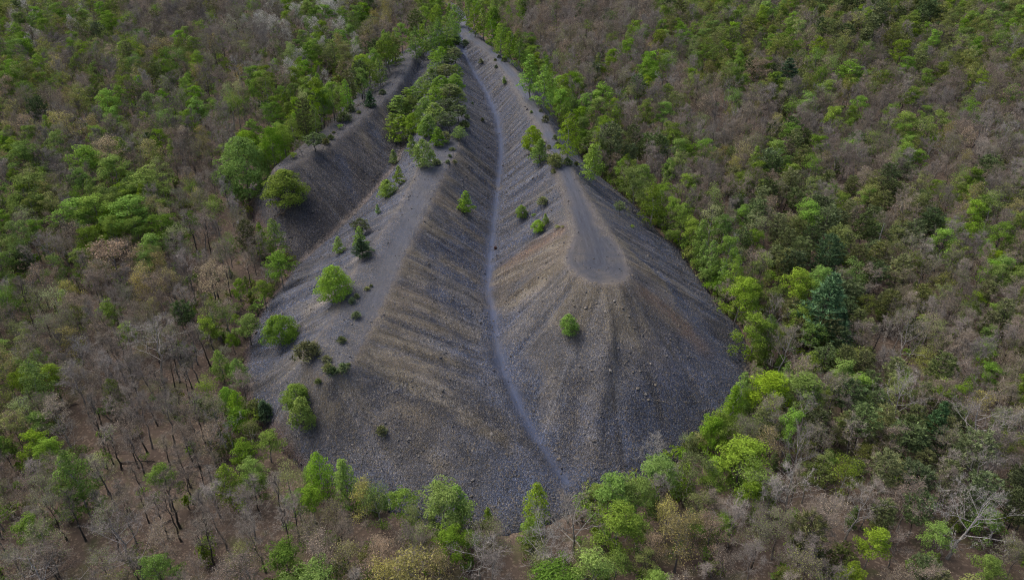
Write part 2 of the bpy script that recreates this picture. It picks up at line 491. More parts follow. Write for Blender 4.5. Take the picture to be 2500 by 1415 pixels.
mL = np.maximum(mL, np.where(inR, smooth(0.0, 1.6, crest[0][0] + edge_n * 0.8) * smooth(108, 102, YY) * 0.7, 0))
masks = np.stack([np.maximum(mR, mL), mV, mM])
im = masks.argmax(0)
track = masks.max(0)
tlat = np.where(im == 0, np.where(mL > mR, sL, sR), np.where(im == 1, sV, sM))
# flatten and cut the wheel tracks into the surface
H = H - np.where(toe_in, track * 0.10, 0)

# ------------------------------------------------------------------ colours of the tip
n1 = np.clip(np.abs(GN1 - 0.5) * 2.6, 0, 1); n2 = GN2; n3 = fbm(XX / 13.0, YY / 13.0, 3, 33); n4 = vnoise(sc_ / 7.0, dc / 40.0, 35); n5 = vnoise(sc_ / 0.5, dc / 9.0, 36)
def blob(items):
    s = np.zeros(XX.shape)
    for px, py, rad, w in items:
        p = hit(px, py, ground_z)
        s = np.maximum(s, w * np.exp(-((XX - p[0]) ** 2 + (YY - p[1]) ** 2) / (rad * rad)))
    return s
lowness = 1 - rel
st = (n1 - 0.5) * 0.75 + (n2 - 0.5) * 0.5 + (n4 - 0.5) * 0.6
tan_b = blob([(1095, 480, 5.5, 1.0), (1060, 560, 4, 0.7), (1130, 420, 6, 0.7), (1320, 640, 8, 1.0), (1250, 720, 4, 0.8), (1360, 590, 5, 0.7), (1600, 680, 5, 0.9), (1540, 600, 4, 0.7), (1640, 760, 6, 0.9),
              (1480, 560, 4, 0.8), (1520, 740, 5, 0.8), (1420, 700, 6, 0.6), (1000, 640, 4, 0.6), (1010, 760, 6, 0.7), (1030, 900, 6, 0.5), (930, 640, 3.5, 0.5), (1010, 980, 7, 0.6), (860, 1000, 6, 0.5), (900, 700, 3, 0.4), (800, 960, 6, 0.35), (880, 330, 6, 0.6), (830, 380, 6, 0.4)])
blu_b = blob([(1090, 600, 4, 0.9), (1110, 680, 5, 0.9), (1150, 560, 4, 0.7), (1130, 740, 5, 0.8), (1300, 470, 9, 0.8), (1260, 560, 5, 0.9), (1330, 420, 8, 0.6), (1280, 900, 5, 0.8), (1300, 980, 5, 0.9), (1380, 1080, 6, 0.8),
              (1620, 610, 5, 0.7), (1680, 680, 4, 0.8), (1780, 840, 8, 0.9), (1740, 930, 7, 0.7), (760, 690, 8, 0.9), (700, 740, 8, 0.8), (840, 590, 6, 0.7), (900, 520, 6, 0.7), (1300, 1200, 6, 0.6), (640, 900, 8, 0.5), (1150, 1000, 4, 0.35), (1560, 640, 4, 0.6)])
nearer = smooth(200, 135, YY)
mx = np.interp(YY, TR_M[::-1, 1], TR_M[::-1, 0]); rx_ = np.interp(YY, TR_R[::-1, 1], TR_R[::-1, 0])
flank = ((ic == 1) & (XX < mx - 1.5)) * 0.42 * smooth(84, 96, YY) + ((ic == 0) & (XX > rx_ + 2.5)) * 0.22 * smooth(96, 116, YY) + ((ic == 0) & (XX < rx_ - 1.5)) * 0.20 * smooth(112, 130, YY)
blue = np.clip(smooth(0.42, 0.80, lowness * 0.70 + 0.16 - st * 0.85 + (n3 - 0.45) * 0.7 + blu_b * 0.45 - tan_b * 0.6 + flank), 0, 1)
tan = np.clip(smooth(0.46, 0.86, rel * 0.45 + 0.10 + st * 0.75 + (n3 - 0.45) * 0.6 + tan_b * 0.75 - blu_b * 0.45 - flank * 0.6), 0, 1) * (0.22 + 0.78 * nearer)
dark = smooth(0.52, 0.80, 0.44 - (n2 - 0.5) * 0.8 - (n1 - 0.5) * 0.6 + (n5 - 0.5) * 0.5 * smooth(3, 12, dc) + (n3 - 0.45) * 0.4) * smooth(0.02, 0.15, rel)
c = np.zeros(XX.shape + (3,))
c[:] = (0.098, 0.097, 0.100)
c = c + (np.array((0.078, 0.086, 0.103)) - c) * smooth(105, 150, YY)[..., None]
def over(c, col, w):
    w = np.clip(w, 0, 1)[..., None]
    return c * (1 - w) + np.array(col) * w
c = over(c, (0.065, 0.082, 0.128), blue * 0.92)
c = over(c, (0.140, 0.119, 0.083), tan * 0.95)
rust = blob([(1320, 630, 7, 1), (1630, 750, 7, 0.9), (1240, 700, 4, 0.8), (1560, 590, 3, 0.6), (1010, 740, 5, 0.6), (1100, 500, 4, 0.7), (1600, 850, 6, 0.4), (990, 1010, 7, 0.4)])
c = over(c, (0.155, 0.108, 0.076), rust * 0.38 * (0.4 + n2))
c = over(c, (0.055, 0.056, 0.064), dark * 0.75)  # coal-dark streaks, strongest in the gullies, with gully shade painted in
c = over(c, (0.050, 0.056, 0.072), RILL * prof * 0.95 * (0.4 + n3))  # dark blue along the rills puts their shade into the colour
LRILL = smooth(0.06, 0.0, np.abs(vnoise(sc_ / 1.7, dc / 50.0, 8) - 0.5)) * smooth(0.5, 3.0, dc)
c = over(c, (0.165, 0.150, 0.125), LRILL * prof * 0.60 * (0.4 + n3))
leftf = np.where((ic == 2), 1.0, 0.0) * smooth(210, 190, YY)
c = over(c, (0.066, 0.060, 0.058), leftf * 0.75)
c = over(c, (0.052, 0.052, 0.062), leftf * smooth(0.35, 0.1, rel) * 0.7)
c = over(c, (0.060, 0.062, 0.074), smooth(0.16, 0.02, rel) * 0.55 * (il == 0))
# single streaks seen on the slopes: photo line, half width in metres, colour, weight
DK, BL_, TN, LT, RU = (0.048, 0.050, 0.058), (0.054, 0.068, 0.104), (0.155, 0.132, 0.092), (0.185, 0.168, 0.145), (0.150, 0.100, 0.070)
STREAKS = [([(1556, 872), (1590, 930), (1610, 990), (1625, 1056)], 0.55, DK, 0.9), ([(1500, 700), (1540, 800), (1570, 880)], 0.7, TN, 0.7), ([(1480, 700), (1510, 790), (1530, 860)], 0.8, TN, 0.5), ([(1522, 700), (1556, 790), (1580, 860)], 0.7, DK, 0.5),
    ([(1412, 890), (1396, 1000), (1386, 1080), (1386, 1170)], 1.5, DK, 0.6), ([(1320, 900), (1306, 970), (1330, 1060)], 1.4, BL_, 0.8), ([(1480, 960), (1476, 1060), (1466, 1150)], 1.2, DK, 0.45), ([(1440, 940), (1440, 1050), (1430, 1150)], 1.2, LT, 0.35), ([(1350, 880), (1340, 960), (1350, 1060)], 1.1, LT, 0.4),
    ([(880, 890), (960, 935), (1050, 985), (1130, 1040), (1230, 1096)], 1.1, DK, 0.75), ([(1060, 890), (1130, 960), (1220, 1030), (1290, 1090), (1350, 1155)], 1.6, DK, 0.7), ([(1216, 1072), (1262, 1112)], 0.35, DK, 1.0), ([(890, 880), (960, 916), (1100, 990), (1200, 1056), (1290, 1120)], 1.0, TN, 0.7), ([(1000, 1060), (1060, 1120), (1110, 1160)], 0.9, TN, 0.5),
    ([(810, 925), (814, 985)], 1.3, DK, 0.6), ([(895, 930), (960, 1000)], 2.0, DK, 0.6), ([(1000, 900), (1080, 960), (1160, 1030)], 1.3, LT, 0.35), ([(940, 1000), (1010, 1060), (1060, 1130)], 1.3, DK, 0.35), ([(840, 960), (850, 1040), (870, 1100)], 1.4, DK, 0.4), ([(1110, 1080), (1160, 1150), (1190, 1220)], 1.2, DK, 0.35),
    ([(1050, 590), (1120, 632), (1186, 676)], 0.9, BL_, 0.8), ([(1085, 556), (1150, 600), (1190, 634)], 0.8, BL_, 0.8), ([(1036, 690), (1110, 740), (1186, 800)], 1.4, BL_, 0.85), ([(1070, 640), (1140, 690), (1190, 734)], 0.9, BL_, 0.8), ([(1040, 660), (1070, 690)], 0.6, DK, 0.8), ([(1050, 760), (1120, 810), (1190, 860)], 1.0, BL_, 0.6), ([(1110, 450), (1160, 500), (1200, 540)], 1.2, BL_, 0.7), ([(1140, 400), (1180, 440), (1212, 470)], 1.1, BL_, 0.6), ([(1060, 620), (1130, 664), (1186, 704)], 0.7, TN, 0.5), ([(1090, 520), (1140, 560), (1190, 600)], 0.8, TN, 0.55), ([(1020, 730), (1090, 780), (1180, 840)], 0.8, TN, 0.5),
    ([(1340, 420), (1270, 468), (1222, 500)], 1.2, BL_, 0.7), ([(1370, 476), (1290, 532), (1216, 590)], 1.4, BL_, 0.75), ([(1300, 396), (1230, 446)], 1.2, BL_, 0.6), ([(1360, 450), (1280, 500), (1220, 540)], 0.8, LT, 0.4), ([(1396, 545), (1300, 610), (1212, 664)], 2.0, RU, 0.7), ([(1390, 570), (1300, 640), (1210, 700)], 1.1, TN, 0.5), ([(1380, 640), (1300, 700), (1220, 770)], 1.2, TN, 0.6), ([(1400, 680), (1320, 760), (1250, 830)], 1.1, DK, 0.35), ([(1300, 300), (1240, 350)], 1.3, BL_, 0.5), ([(1270, 250), (1220, 310)], 1.3, BL_, 0.5),
    ([(1440, 450), (1520, 516), (1600, 580), (1680, 670)], 1.5, BL_, 0.75), ([(1480, 556), (1560, 636), (1640, 700), (1730, 790)], 1.5, TN, 0.8), ([(1530, 596), (1620, 676), (1720, 800)], 1.2, BL_, 0.8), ([(1540, 690), (1640, 770), (1750, 880)], 1.6, RU, 0.55), ([(1500, 545), (1580, 620), (1650, 690)], 0.8, DK, 0.5), ([(1560, 740), (1660, 840), (1740, 930)], 1.3, DK, 0.4), ([(1640, 720), (1740, 820), (1800, 890)], 1.4, BL_, 0.7),
    ([(905, 606), (820, 664), (760, 704)], 0.9, LT, 0.55), ([(850, 696), (790, 735), (726, 772)], 0.9, LT, 0.65), ([(870, 640), (800, 690), (740, 730)], 1.0, BL_, 0.7), ([(800, 790), (740, 790), (690, 790)], 1.1, LT, 0.35), ([(940, 540), (880, 590), (820, 630)], 1.0, BL_, 0.6), ([(740, 900), (680, 950), (640, 980)], 1.4, DK, 0.4), ([(790, 930), (720, 1000), (680, 1030)], 1.2, LT, 0.3),
    ([(900, 290), (930, 350), (944, 400)], 1.3, BL_, 0.6), ([(860, 330), (890, 400), (900, 460)], 1.2, DK, 0.5), ([(820, 360), (850, 430), (860, 500)], 1.3, BL_, 0.5), ([(780, 380), (800, 460), (806, 540)], 1.3, DK, 0.45), ([(930, 260), (946, 310)], 1.0, TN, 0.5), ([(880, 310), (906, 380)], 1.0, TN, 0.5)]
groove = np.zeros(XX.shape)
for pl, hw, colr, w in STREAKS:
    P = line(pl, ground_z)
    d_, _, s_ = near_poly(XX, YY, P, False)
    Ltot = sum(math.hypot(*(b[:2] - a[:2])) for a, b in zip(P[:-1], P[1:]))
    fade = smooth(-0.01, 0.18, s_ / Ltot) * smooth(1.01, 0.75, s_ / Ltot)
    k_ = smooth(hw * 1.7, hw * 0.25, d_ + edge_n * hw * 1.3) * fade * min(1.0, w * 1.4) * (0.7 + 0.6 * vnoise(XX / 1.1, YY / 1.1, 55))
    c = over(c, colr, k_)
    if colr in (DK, BL_):
        groove = np.maximum(groove, smooth(hw * 1.5, 0, d_) * fade * w * min(0.5, hw * 0.4))
H = H - groove * prof
# pale worn rims along the crests
rim = smooth(1.2, 0.2, dc) * smooth(0.0, 0.6, 1.2 - np.minimum(np.take_along_axis(np.stack([q[0] for q in crest]), ic[None], 0)[0], 1.2)) * smooth(190, 140, YY)
c = over(c, (0.190, 0.160, 0.128), rim * 0.55 * (0.4 + n2))
c = over(c, (0.105, 0.108, 0.122), (dc <= 0.0) * 0.35)
c = over(c, (0.080, 0.088, 0.108), (dc <= 0.0) * (ic == 1) * 0.6)
c = over(c, (0.132, 0.117, 0.100), smooth(1.4, 0.2, dc) * (YY > 112) * 0.7 * (ic == 0))
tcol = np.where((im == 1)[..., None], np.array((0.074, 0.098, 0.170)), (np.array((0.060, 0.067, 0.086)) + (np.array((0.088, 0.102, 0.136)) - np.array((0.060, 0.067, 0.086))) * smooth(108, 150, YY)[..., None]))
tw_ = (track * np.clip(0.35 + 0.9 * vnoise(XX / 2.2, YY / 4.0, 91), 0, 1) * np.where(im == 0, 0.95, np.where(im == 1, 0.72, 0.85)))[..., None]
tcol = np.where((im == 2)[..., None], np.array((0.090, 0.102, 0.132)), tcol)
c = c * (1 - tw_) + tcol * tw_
padrim = smooth(0.9, 0.1, np.abs(crest[0][0] - 0.1) + edge_n * 0.5) * (YY < 116)
c = over(c, (0.195, 0.170, 0.142), padrim * 0.20)
# rusty needle-strewn fringe at the toe on the west side and thin trickle in the west gully
fr = smooth(1.8, 0.3, dT + edge_n) * smooth(-20, -35, XX)
c = over(c, (0.175, 0.108, 0.075), fr * 0.7)
gl = smooth(1.2, 0.2, dV2 + edge_n * 0.6) * smooth(215, 170, YY)
c = over(c, (0.205, 0.165, 0.140), gl * 0.8)
coarse = np.clip(0.15 + lowness * 0.7 + blue * 0.25 - track, 0.05, 1.0)

c = c * np.array((0.705, 0.71, 0.73))
# ------------------------------------------------------------------ build the tip and its tracks
cell = toe_in[:-1, :-1] | toe_in[1:, :-1] | toe_in[:-1, 1:] | toe_in[1:, 1:]
Hm = np.where(toe_in, H, BASEG - 0.45)
which = np.where(track > np.where(im == 2, 0.3, 0.45), im + 1, 0)
kc = np.where(cell, np.maximum.reduce([which[:-1, :-1], which[1:, :-1], which[:-1, 1:], which[1:, 1:]]), -1)
def grid_object(name, sel):
    jj, ii = np.nonzero(sel)
    idx = np.full(XX.shape, -1)
    quads = np.stack([jj * NX + ii, jj * NX + ii + 1, (jj + 1) * NX + ii + 1, (jj + 1) * NX + ii], 1)
    used = np.unique(quads)
    re = np.full(NX * NY, -1); re[used] = np.arange(len(used))
    V = np.stack([XX.ravel()[used], YY.ravel()[used], Hm.ravel()[used]], 1)
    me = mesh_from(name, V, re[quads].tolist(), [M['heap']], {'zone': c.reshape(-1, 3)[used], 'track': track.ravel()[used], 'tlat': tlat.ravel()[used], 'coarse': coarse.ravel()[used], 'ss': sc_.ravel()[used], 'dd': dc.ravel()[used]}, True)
    # shared normals across the seams between tip and tracks
    return link(name, me, kind='structure')
gyn, gxn = np.gradient(Hm, GS)
tip = grid_object('hill', kc == 0)
tip['label'] = 'dark grey culm tip with three ridges fanning out of the woods'
for nm, k, lab in (('track', 1, 'rutted vehicle track along the long eastern ridge with turning loop'), ('path', 2, 'bluish path along the gully between the two long ridges'), ('track', 3, 'faint track down the middle ridge crest')):
    o = grid_object(nm, kc == k); o['label'] = lab

# ------------------------------------------------------------------ forest floor, out to the horizon
def axis(lo, hi, step, far):
    a = list(np.arange(lo, hi + 0.1, step)); s = step; v = hi
    while v < far:
        s *= 1.35; v += s; a.append(v)
    s = step; v = lo
    while v > -far:
        s *= 1.35; v -= s; a.insert(0, v)
    return np.array(a)
fx = axis(-290, 290, 2.5, 4500); fy = axis(15, 460, 2.5, 4500)
FX, FY = np.meshgrid(fx, fy)
FZ = base(FX, FY)
fin = inside(FX, FY, TOE)
fd = near_poly(FX, FY, TOE, True)[0]
FZ = FZ + (fbm(FX / 6, FY / 6, 3, 44) - 0.44) * 0.7 * smooth(2, 8, fd)
FZ = np.where(fin, FZ - np.minimum(fd * 0.5, 1.2), FZ)
nfx = len(fx)
jj, ii = np.mgrid[0:len(fy) - 1, 0:nfx - 1]
q = np.stack([jj * nfx + ii, jj * nfx + ii + 1, (jj + 1) * nfx + ii + 1, (jj + 1) * nfx + ii], -1).reshape(-1, 4)
link('ground', mesh_from('ground', np.stack([FX.ravel(), FY.ravel(), FZ.ravel()], 1), q.tolist(), [M['floor']], None, True), kind='structure', label='leaf-littered forest floor')
# the woodland road beyond the apex of the tip
rp = np.array([(-20.2, 290), (-20.5, 300), (-22, 312), (-26, 326), (-33, 342), (-44, 360)], float)
V = []; F = []
for i, p in enumerate(rp):
    d = rp[min(i + 1, len(rp) - 1)] - rp[max(i - 1, 0)]; d /= np.linalg.norm(d); nrm = np.array([d[1], -d[0]])
    for k in range(5):
        s = (k - 2) / 2 * 1.9
        x, y = p + nrm * s
        V.append((x, y, float(ground_z(x, y)) + 0.10)); 
    if i:
        for k in range(4):
            F.append(((i - 1) * 5 + k, (i - 1) * 5 + k + 1, i * 5 + k + 1, i * 5 + k))
n_ = len(V)
link('road', mesh_from('road', V, F, [M['heap']], {'zone': np.tile((0.110, 0.119, 0.142), (n_, 1)), 'track': np.ones(n_), 'tlat': np.tile(np.linspace(-1.9, 1.9, 5), len(rp)), 'coarse': np.full(n_, 0.1)}, True), kind='structure', label='gravel road running on into the woods')

# ------------------------------------------------------------------ plant meshes
class MB:
    """collects vertices, faces and one random value per vertex"""
    def __init__(self):
        self.V = []; self.F = []; self.A = []
    def tube(self, pts, rad, sides, v=0.5):
        pts = [np.asarray(p, float) for p in pts]
        b0 = len(self.V); n = len(pts)
        for i, p in enumerate(pts):
            d = pts[min(i + 1, n - 1)] - pts[max(i - 1, 0)]
            d = d / (np.linalg.norm(d) + 1e-9)
            a = np.array([1.0, 0, 0]) if abs(d[0]) < 0.8 else np.array([0, 1.0, 0])
            u = np.cross(d, a); u /= np.linalg.norm(u); w = np.cross(d, u)
            for k in range(sides):
                t = 2 * math.pi * k / sides
                self.V.append(tuple(p + (u * math.cos(t) + w * math.sin(t)) * rad[i])); self.A.append(v)
        for i in range(n - 1):
            for k in range(sides):
                k2 = (k + 1) % sides
                self.F.append((b0 + i * sides + k, b0 + i * sides + k2, b0 + (i + 1) * sides + k2, b0 + (i + 1) * sides + k))
    def slivers(self, P, Q, w, v, rnd):
        """thin three-cornered blades from P to Q"""
        P = np.asarray(P, float); Q = np.asarray(Q, float); n = len(P)
        s = np.cross(Q - P, rnd.normal(size=(n, 3))); s /= (np.linalg.norm(s, axis=1)[:, None] + 1e-9)
        w = np.broadcast_to(np.asarray(w, float), (n,))[:, None]
        b = len(self.V)
        self.V += [tuple(x) for x in np.stack([P - s * w, P + s * w, Q], 1).reshape(-1, 3).tolist()]
        self.A += np.repeat(np.clip(np.broadcast_to(v, (n,)), 0, 1), 3).tolist()
        self.F += [(b + 3 * i, b + 3 * i + 1, b + 3 * i + 2) for i in range(n)]
    def leaves(self, C, Nrm, size, rnd, aspect=0.7, vlo=0.0, vhi=1.0, vv=None):
        """small four-sided leaf sprays at points C facing Nrm"""
        n = len(C)
        r = rnd.normal(size=(n, 3))
        u = np.cross(Nrm, r); u /= (np.linalg.norm(u, axis=1)[:, None] + 1e-9)
        w = np.cross(Nrm, u); w /= (np.linalg.norm(w, axis=1)[:, None] + 1e-9)
        s = size * rnd.uniform(0.65, 1.35, n)[:, None]
        P = np.stack([C - u * s, C - w * s * aspect * 0.75 + Nrm * s * 0.2, C + u * s, C + w * s * aspect * 0.75 + Nrm * s * 0.2], 1)
        b = len(self.V)
        self.V += [tuple(x) for x in P.reshape(-1, 3).tolist()]
        vals = rnd.uniform(vlo, vhi, n) if vv is None else np.clip(vv, 0, 1)
        self.A += list(np.repeat(vals, 4))
        self.F += [(b + 4 * i, b + 4 * i + 1, b + 4 * i + 2, b + 4 * i + 3) for i in range(n)]
    def mesh(self, name, mat):
        return mesh_from(name, self.V, self.F, [mat], {'v': np.array(self.A)})

def unit(v):
    return v / (np.linalg.norm(v) + 1e-9)

def skeleton(rnd, H, spread, fork, n_limbs, droop=0.0, lean=0.035, upright=0.55, multi=1):
    """trunk and limbs of a broadleaf tree: list of (points, radii, level)"""
    segs = []; tips = []
    r0 = 0.0105 * H + 0.03
    for m in range(multi):
        top = np.array([rnd.normal() * lean * H, rnd.normal() * lean * H, H * rnd.uniform(0.82, 0.95)])
        if multi > 1:
            a = 2 * math.pi * m / multi + rnd.uniform(0, 1)
            top[:2] += np.array([math.cos(a), math.sin(a)]) * H * 0.22
        n = 8
        pts = []
        for i in range(n):
            t = i / (n - 1)
            pts.append(top * t * np.array([1, 1, 1]) + np.array([rnd.normal(), rnd.normal(), 0]) * 0.008 * H * (0 if i == 0 else 1))
        rad = [r0 / math.sqrt(multi) * (1.25 if i == 0 else 1) * (1 - 0.88 * (i / (n - 1)) ** 0.9) for i in range(n)]
        segs.append((pts, rad, 0))
        for k in range(n_limbs // multi):
            t = fork + (0.97 - fork) * ((k + rnd.uniform(0, 0.9)) / (n_limbs // multi)) 
            f = t * (n - 1); i = min(int(f), n - 2)
            p0 = pts[i] * (1 - (f - i)) + pts[i + 1] * (f - i)
            az = k * 2.4 + rnd.uniform(-0.5, 0.5)
            el = upright * (0.35 + 0.9 * t) + rnd.uniform(-0.15, 0.2)
            L = spread * H * (1.12 - 0.72 * max(0, (t - fork) / (1 - fork)) ** 1.3) * rnd.uniform(0.75, 1.15)
            d = np.array([math.cos(az) * math.cos(el), math.sin(az) * math.cos(el), math.sin(el)])
            lp = [p0]
            for q in range(1, 5):
                d = unit(d + rnd.normal(size=3) * 0.16 + np.array([0, 0, 0.10 - droop]))
                lp.append(lp[-1] + d * L / 4)
            lr = [max(0.018, rad[i] * 0.55) * (1 - 0.8 * q / 4) for q in range(5)]
            segs.append((lp, lr, 1))
            for q in range(7):
                tt = rnd.uniform(0.25, 1.0); ff = tt * 4; ii = min(int(ff), 3)
                b0 = lp[ii] * (1 - (ff - ii)) + lp[ii + 1] * (ff - ii)
                dd = unit(unit(lp[ii + 1] - lp[ii]) * 0.7 + rnd.normal(size=3) * 0.65 + np.array([0, 0, 0.22]))
                LL = L * rnd.uniform(0.22, 0.42)
                b1 = b0 + dd * LL * 0.5 + rnd.normal(size=3) * 0.05 * LL
                b2 = b0 + dd * LL + np.array([0, 0, 0.12 * LL])
                segs.append(([b0, b1, b2], [max(0.012, lr[ii] * 0.5), max(0.009, lr[ii] * 0.35), 0.006], 2))
                tips.append((b1, b2, dd, LL))
            tips.append((lp[3], lp[4], unit(lp[4] - lp[3]), L * 0.3))
        tips.append((pts[-2], pts[-1], np.array([0, 0, 1.0]), H * 0.08))
    return segs, tips

def wood(segs, lvl_max=2):
    mb = MB()
    for pts, rad, lv in segs:
        if lv <= lvl_max:
            mb.tube(pts, rad, (6, 4, 3)[lv], 0.5 if lv else 0.4)
    return mb
def units(A):
    return A / (np.linalg.norm(A, axis=1)[:, None] + 1e-9)
def twigs(mb, tips, rnd, per, length, w, sub=3):
    B1 = np.repeat(np.array([t[0] for t in tips]), per, 0); B2 = np.repeat(np.array([t[1] for t in tips]), per, 0); D = np.repeat(np.array([t[2] for t in tips]), per, 0)
    n = len(B1)
    t = rnd.uniform(0.05, 1.0, n)[:, None]
    P = B1 * (1 - t) + B2 * t
    dd = units(D * 0.6 + rnd.normal(size=(n, 3)) * 0.6 + np.array([0, 0, 0.25]))
    l = (length * rnd.uniform(0.5, 1.3, n))[:, None]
    Q = P + dd * l; v = rnd.uniform(0, 1, n)
    mb.slivers(P, Q, w, v, rnd)
    for j in range(sub):
        t2 = rnd.uniform(0.2, 0.95, n)[:, None]; P2 = P * (1 - t2) + Q * t2
        mb.slivers(P2, P2 + units(dd * 0.6 + rnd.normal(size=(n, 3)) * 0.6) * l * rnd.uniform(0.35, 0.65, n)[:, None], w * 0.8, v, rnd)
def clump_leaves(mb, centres, radii, rnd, per_m2, size, flat=0.8, centre=None, fill=0.25):
    """leaf sprays over the outer upper shell of many overlapping clumps"""
    for c0, r in zip(centres, radii):
        n = max(6, int(per_m2 * 4 * math.pi * r * r * 0.6))
        d = rnd.normal(size=(n, 3)); d /= np.linalg.norm(d, axis=1)[:, None]
        d[:, 2] = np.where(d[:, 2] < -0.35, -d[:, 2] * 0.6, d[:, 2])
        rr = r * (1 - fill * rnd.random(n) ** 1.5) * (0.9 + 0.25 * rnd.random(n))
        C = c0 + d * rr[:, None] * np.array([1, 1, flat])
        out = d.copy()
        if centre is not None:
            oc = C - centre; oc /= (np.linalg.norm(oc, axis=1)[:, None] + 1e-9)
            out = out * 0.6 + oc * 0.5
        Nn = out + rnd.normal(size=(n, 3)) * 0.42 + np.array([0, 0, 0.25]); Nn /= np.linalg.norm(Nn, axis=1)[:, None]
        mb.leaves(C, Nn, size, rnd, 0.75, vv=rnd.normal(0.5, 0.2, n) + rnd.normal(0, 0.08))

def bare(seed, H=13.0, spread=0.30, fork=0.34, nl=13, per=13, upright=0.62, multi=1, w=0.0165, tl=0.8):
    rnd = np.random.default_rng(seed)
    segs, tips = skeleton(rnd, H, spread, fork, nl, upright=upright, multi=multi)
    cr = MB(); twigs(cr, tips, rnd, per, tl, w)
    return wood(segs), cr, segs, tips
def budding(seed, nb, size, **kw):
    tr, cr, segs, tips = bare(seed, **kw)
    rnd = np.random.default_rng(seed + 999)
    P = []
    for b1, b2, d, L in tips:
        t = rnd.random(nb)[:, None]
        P.append(b1 * (1 - t) + b2 * t + rnd.normal(size=(nb, 3)) * np.array([0.42, 0.42, 0.32]) + np.array([0, 0, 0.15]))
    P = np.vstack(P)
    Nn = rnd.normal(size=P.shape) + np.array([0, 0, 0.8]); Nn /= np.linalg.norm(Nn, axis=1)[:, None]
    bd = MB(); bd.leaves(P, Nn, size, rnd, 0.8)
    return tr, cr, bd
def leafy(seed, H=12.0, spread=0.30, fork=0.3, nl=14, size=0.20, dens=7.0, rad=(0.45, 1.0), upright=0.5, flat=0.8):
    rnd = np.random.default_rng(seed)
    segs, tips = skeleton(rnd, H, spread, fork, nl, upright=upright)
    cs = []; rs = []
    for i, (b1, b2, d, L) in enumerate(tips):
        if i % 8 in (0, 2, 3, 5, 7) and rnd.random() < 0.9:
            cs.append(b2 + rnd.normal(size=3) * 0.15); rs.append(rnd.uniform(*rad) * (H / 12) )
    cs = np.array(cs)
    cr = MB(); clump_leaves(cr, cs, rs, rnd, dens, size, flat, cs.mean(0))
    tw = MB(); twigs(tw, tips[::2], rnd, 2, 0.6, 0.012)
    return wood(segs, 1), cr
def conic(seed, H=11.0, rbase=2.3, low=0.08, size=0.135, dens=18.0, n=46, point=1.0, clump=(0.55, 0.95), lumpy=0.25):
    """birch-like: leafy almost to the ground, tapering to a tip"""
    rnd = np.random.default_rng(seed)
    pts = [np.array([rnd.normal() * 0.01 * H * i, rnd.normal() * 0.01 * H * i, H * 0.97 * i / 6]) for i in range(7)]
    mb = MB(); mb.tube(pts, [0.011 * H * (1 - 0.85 * i / 6) + 0.01 for i in range(7)], 6)
    cs = []; rs = []
    for k in range(n):
        t = low + (1 - low) * (k / (n - 1)) ** 0.9
        prof_ = min(1.0, ((t - low) / 0.22 + 0.35)) * (1 - t ** (1.7 * point)) ** 0.75
        a = k * 2.4 + rnd.uniform(-0.6, 0.6)
        r = rbase * prof_ * rnd.uniform(1 - lumpy * 1.6, 1 + lumpy * 0.6)
        p = np.array([math.cos(a) * r, math.sin(a) * r, t * H * 0.96])
        cs.append(p); rs.append(rnd.uniform(*clump) * (0.55 + 0.6 * prof_))
        zq = max(0.05 * H, p[2] - 0.25 * r - 0.1); fq = min(zq / (H * 0.97) * 6, 5.999); iq = int(fq)
        c0 = pts[iq] * (1 - fq + iq) + pts[iq + 1] * (fq - iq)
        mb.tube([c0, (c0 + p) / 2 + np.array([0, 0, 0.08 * r]), p], [0.018, 0.012, 0.006], 3)
    cs = np.array(cs)
    cr = MB(); clump_leaves(cr, cs, rs, rnd, dens, size, 0.85, np.array([0, 0, H * 0.45]))
    return mb, cr
def tufts(mb, P, D, rnd, n, L, w, flat=0.5):
    P = np.repeat(np.array(P), n, 0); D = np.repeat(np.array(D), n, 0); m = len(P)
    v = np.repeat(rnd.uniform(0.1, 0.9, m // n), n) + rnd.normal(size=m) * 0.15
    dd = units(D * 0.55 + rnd.normal(size=(m, 3)) * np.array([0.6, 0.6, 0.6 * flat]) + np.array([0, 0, 0.28]))
    P0 = P + rnd.normal(size=(m, 3)) * 0.12
    mb.slivers(P0, P0 + dd * (L * rnd.uniform(0.6, 1.2, m))[:, None], w, v, rnd)
